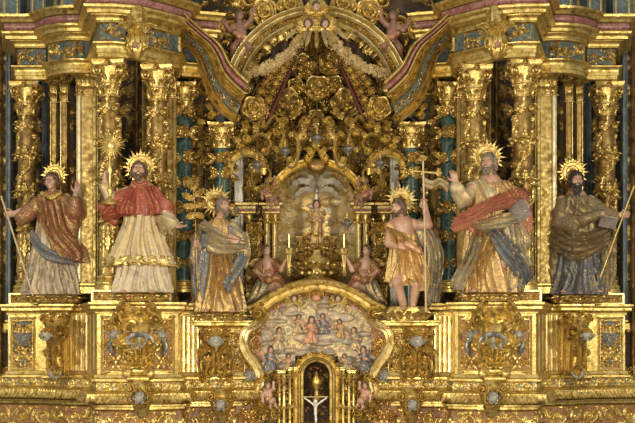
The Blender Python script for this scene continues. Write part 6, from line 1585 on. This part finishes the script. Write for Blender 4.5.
def tabernacle():
    y = .22; k = K(y)/S; t = thing('tabernacle', 'gilded tabernacle shrine with arched door at the bottom centre', 'tabernacle', (0, y+.2, 0))
    cz_ = Z(376, y)
    def archpath(r0, yy):
        a = np.radians(np.linspace(180, 0, 40)); p = np.stack([r0*k*np.cos(a), cz_+r0*k*np.sin(a)], -1); return np.vstack([[(-r0*k, Z(424, y))], p, [(r0*k, Z(424, y))]])
    mb = MB(); sweepP(mb, archpath(19.5, y), y, [(-.02, -.06), (-.02, .02), (-.005, .05), (.015, .04), (.03, .06), (.045, .04), (.045, -.06)], world=True); mb.build('outer_arch', M['gold'], t, 30)
    G = []
    for r0, dy in ((19.3, 0), (18.6, .06), (18.2, .14), (16.6, .15), (16, .22), (15.6, .30), (13.6, .31), (13.2, .38)):
        p = archpath(r0, y); G.append(np.stack([p[:, 0], 0*p[:, 0]+y+dy, p[:, 1]], -1))
    mb = MB(); mb.grid(np.array(G)); mb.build('splayed_vault', M['gold'], t, 30)
    R = 13*k; cc = (0, y+.38, Z(426, y)); hm = HM(PI*R, 1., .009); hm.foliage(60, (.05, .09)); zs = cz_-cc[2]
    def mp(U, V, H):
        th = PI-U/R; arc = np.minimum(np.maximum(V-zs, 0)/R, PI/2); rad = (R-H)*np.cos(arc); return np.stack([rad*np.cos(th), cc[1]+rad*np.sin(th), np.where(V < zs, cc[2]+V, cz_+(R-H)*np.sin(arc))], -1)
    hm.h = zs+R*PI/2; hm.cy = hm.h/(hm.ny-1); mb = MB(); relief(mb, hm, mp, .02); mb.build('niche', [M['dark'], M['goldD']], t)
    for s in (-1, 1):
        for i, dx in enumerate((22, 26.5, 32.5, 37)):
            px = 316.5+s*dx; yy = y-.02+.05*(i % 2)+(.06 if i > 1 else 0); b = P(px, 424, yy); h = Z(371 if i < 2 else 374, yy)-b[2]; r = 1.55*k; mb = MB()
            lathe(mb, [(r*1.3, 0), (r, .04), (r*1.1, h*.35), (r*1.5, h*.38), (r*.95, h*.42), (r*.9, h-.10), (r*1.3, h-.09), (r*1.1, h-.06), (r*1.9, h)], b, 16, mod=lambda R_, a, z: R_*(1+.10*np.sin(3*a+z*40))); mb.build('column', M['gold'], t)
            mb = MB()
            for q in range(6):
                a = TAU*q/6; d = A3(math.cos(a), math.sin(a), 0); leaf(mb, b+d*r+A3(0, 0, h-.09), (0, 0, 1), d, .08, .035, curl=1.9); leaf(mb, b+d*r+A3(0, 0, h*.38), (0, 0, -1), d, .07, .03, curl=1.4)
            mb.build('leaf_ring', M['gold2'], t)
        x0, x1 = sorted((X(316.5+s*20, y), X(316.5+s*41, y)))
        hm = HM(x1-x0, Z(370, y)-Z(426, y), .008); hm.rinceau(.05, vertical=True); hm.foliage(40, (.05, .08))
        mb = MB(); relief(mb, hm, m_flat((x0, y+.16, Z(426, y)), (1, 0, 0)), .04); mb.build('pier', [M['dark'], M['gold2']], t)
        for i, (dx, py) in enumerate(((24, 370.5), (35, 373.5))):
            mb = MB(); c = X(316.5+s*dx, y); w_ = 4.2*k; box(mb, c-w_, c+w_, y-.06+.06*i, y+.16, Z(py, y), Z(py-2.2, y)); box(mb, c-w_-.012, c+w_+.012, y-.08+.06*i, y+.16, Z(py-2.2, y), Z(py-3.6, y)); mb.build('impost', M['gold'], t)
    mb = MB()
    for q in range(15):
        a = PI*(q+.5)/15; leaf(mb, (20.5*k*math.cos(a), y-.04, cz_+20.5*k*math.sin(a)), (math.cos(a)+.5*(-1)**q, -.15, math.sin(a)), (0, -1, 0), .10, .07, curl=1.6)
    mb.build('leaf_crest', M['gold'], t)
    mb = MB(); lathe(mb, [(.05, 0), (.07, .03), (.03, .07), (.025, .16), (.06, .22), (.07, .27), (.03, .34), (.01, .4)], P(316.5, 402, y+.3), 16); mb.build('gilded_vessel', M['gold2'], t)
tabernacle()
def crucifix():
    y = .02; b = P(314, 424, y); t = thing('crucifix', 'small ivory crucifix in front of the tabernacle door', 'crucifix', b); k = K(y)/S
    mb = MB(); tube(mb, to3([(315.5, 426), (315.5, 391)], y), .010, n=6); mb.build('upright', M['goldP'], t); mb = MB(); tube(mb, to3([(303, 397), (328, 397)], y), .010, n=6); mb.build('crossbar', M['goldP'], t)
    F = Fig('x', y-.02, (300, 390, 331, 426), (315.5, 424), 'x', 'x', (-.08, .06)); bpy.data.objects.remove(F.t); F.t = t
    s = F.sd(.005); F.head(s, 315.5, 401, -.03, 0, -.3, .1, .27, (315.5, 404, -.01)); F.ch(s, [(315.5, 406, -.01), (315.5, 413, -.01)], [1.8, 1.4]); F.ch(s, [(315.5, 414, -.01), (316, 420, -.02), (315.5, 425, -.01)], [1.4, 1.0, .8])
    F.ch(s, [(314, 405, -.01), (309, 401, -.01), (304.5, 398, -.01)], [.9, .8, .7]); F.ch(s, [(317, 405, -.01), (322, 401, -.01), (326.5, 398, -.01)], [.9, .8, .7]); F.done(s, 'body', M['white'])
crucifix()
# gilded wall filling between frame and pedestals, and lowest centre
def infill():
    for s, nm in ((0, 'left'), (1, 'right')):
        x0, x1 = (236, 262) if not s else (371, 397)
        o = flatrel(x0, x1, 318, 426, YF+.08, lambda h: (h.candelabra(), h.foliage(50, (.06, .1))), 'redgr', 'gold2', .05, .008, 'wall_lower_'+nm); struct(o)
        def q(a): return a if not s else 633-a
        c = P(q(250), 352, YF-.0); 
        t = thing('gilded_flower', 'silver and gilt flower between %s inner pedestal and the frame curve' % nm, 'flower', P(q(249), 376, YF)); mb = MB(); rosette(mb, P(q(249), 376, YF), .08, (0, -1, 0), 0, 3, 7); mb.build('petal', M['silver'], t)
infill()
fol_pair((256, 284, 372, 420, .45, 41, 40), 'gilded foliage at the left foot of the frame beside the tabernacle', 'gilded foliage at the right foot of the frame beside the tabernacle')
# ------------------------------------------------------------------ upper storey behind the entablatures, and side walls
for s, nm in ((0, 'left'), (1, 'right')):
    q = (lambda a: a) if not s else (lambda a: 633-a)
    x0, x1 = (-60, 200) if not s else (433, 693)
    o = flatrel(x0, x1, -60, 34, 1.9, lambda h: [h.stroke([(h.w*k/9, 0), (h.w*k/9, h.h)], .03) for k in range(10)], 'blueL', 'gold', .04, name='wall_storey_'+nm); struct(o)
    x0, x1 = (-80, 60) if not s else (573, 713)
    o = flatrel(x0, x1, 20, 440, 2.1, lambda h: (h.foliage(int(h.w*h.h*40), (.12, .22)), [h.stroke([(h.w*k/7, 0), (h.w*k/7, h.h)], .035, h0=1.2) for k in range(8)]), 'goldD', 'gold2', .05, name='wall_side_'+nm); struct(o)
mb = MB(); box(mb, X(196, 1.2), X(437, 1.2), .75, 2.1, Z(330, 1.2), Z(318.5, 1.05)); o = mb.build('trim_1', M['goldD']); struct(o)
t = thing('altar_base', 'plain gilded base block under the tabernacle, just below the picture edge', 'altar', (0, .4, 0)); mb = MB(); box(mb, -1.05, 1.05, -.14, 1.0, 0, Z(425.6, .05), b=.03); mb.build('block', M['gold2'], t)
mb = MB(); box(mb, -1.0, 1.0, -.17, -.1, .15, .6, b=.02); mb.build('front_panel', M['goldD'], t)
def upper_base(px0, px1, y, label, both, pt=-30, pb=12):
    t = thing('upper_pedestal', label, 'pedestal', P((px0+px1)/2, pb, y)); x0, x1 = X(px0, y), X(px1, y); z0 = zz(4.15)
    mb = MB(); box(mb, x0, x1, y, y+.4, z0, z0+.5); mb.build('block', M['blueL'], t)
    mb = MB(); box(mb, x0-.03, x1+.03, y-.03, y+.4, z0, z0+.06, b=.02); box(mb, x0+.02, x0+.05, y-.015, y+.1, z0+.06, z0+.5); box(mb, x1-.05, x1-.02, y-.015, y+.1, z0+.06, z0+.5); mb.build('moulding', M['gold'], t)
    mirror(t, both)
upper_base(2, 20, 1.2, 'blue stone upper pedestal at the top left corner', 'blue stone upper pedestal at the top right corner')
upper_base(30, 46, 1.2, 'second blue stone upper pedestal from the top left corner', 'second blue stone upper pedestal from the top right corner')
upper_base(60, 80, .9, 'third blue stone upper pedestal from the top left corner', 'third blue stone upper pedestal from the top right corner')
# ------------------------------------------------------------------ floor, camera, lights
mb = MB(); mb.add([(-7, -16, 0), (7, -16, 0), (7, 6, 0), (-7, 6, 0)], [(0, 1, 2, 3)])
fl = mb.build('floor', plain('stone paving', (.16, .13, .10), (.26, .22, .17), .5)); struct(fl)
cam = bpy.data.cameras.new('camera'); co = bpy.data.objects.new('camera', cam); C.objects.link(co)
co.location = (.0125, -D, ZC); co.rotation_euler = (PI/2, 0, 0)
cam.sensor_width = 36; cam.lens = 36*D/(635/S); cam.shift_y = (HOR-211.5)/635.; cam.clip_end = 200
bpy.context.scene.camera = co
def area(name, loc, target, size, power, col):
    l = bpy.data.lights.new(name, 'AREA'); l.shape = 'DISK'; l.size = size; l.energy = power; l.color = col
    o = bpy.data.objects.new(name, l); C.objects.link(o); o.location = loc
    o.rotation_euler = (Vector(target)-Vector(loc)).to_track_quat('-Z', 'Y').to_euler()
LC = (1., .91, .75)
area('front_light', (-5.5, -8.5, 4.6), (-.5, .5, 2.2), .9, 420, LC)
area('front_light', (5.5, -8.5, 4.6), (.5, .5, 2.2), .9, 380, LC)
area('front_light', (0, -9, 1.9), (0, 1, 2.0), 1.2, 340, (1., .9, .74))  # low fill light added to brighten the pedestal zone
w = bpy.data.worlds.new('world'); bpy.context.scene.world = w; w.use_nodes = True
nt = w.node_tree; bg = nt.nodes['Background']
tc = nt.nodes.new('ShaderNodeTexCoord'); sx = nt.nodes.new('ShaderNodeSeparateXYZ'); nt.links.new(tc.outputs['Generated'], sx.inputs[0])
n = nt.nodes.new('ShaderNodeTexNoise'); n.inputs['Scale'].default_value = 2.2; nt.links.new(tc.outputs['Generated'], n.inputs['Vector'])
ad = nt.nodes.new('ShaderNodeMath'); ad.operation = 'MULTIPLY_ADD'; ad.inputs[1].default_value = .9; nt.links.new(n.outputs['Fac'], ad.inputs[0])
ma = nt.nodes.new('ShaderNodeMath'); ma.operation = 'MULTIPLY'; ma.inputs[1].default_value = .25; nt.links.new(sx.outputs['Z'], ma.inputs[0]); nt.links.new(ma.outputs[0], ad.inputs[2])
r = nt.nodes.new('ShaderNodeValToRGB'); r.color_ramp.elements[0].position = .3; r.color_ramp.elements[0].color = (.05, .045, .04, 1)
r.color_ramp.elements[1].position = .72; r.color_ramp.elements[1].color = (.60, .58, .52, 1)
nt.links.new(ad.outputs[0], r.inputs['Fac']); nt.links.new(r.outputs['Color'], bg.inputs['Color']); bg.inputs['Strength'].default_value = 1.1
sc = bpy.context.scene
sc.view_settings.view_transform = 'Standard'; sc.view_settings.look = 'None'; sc.view_settings.gamma = 1; sc.view_settings.exposure = -0.06
sc.cycles.max_bounces = 5; sc.cycles.glossy_bounces = 4; sc.cycles.diffuse_bounces = 3
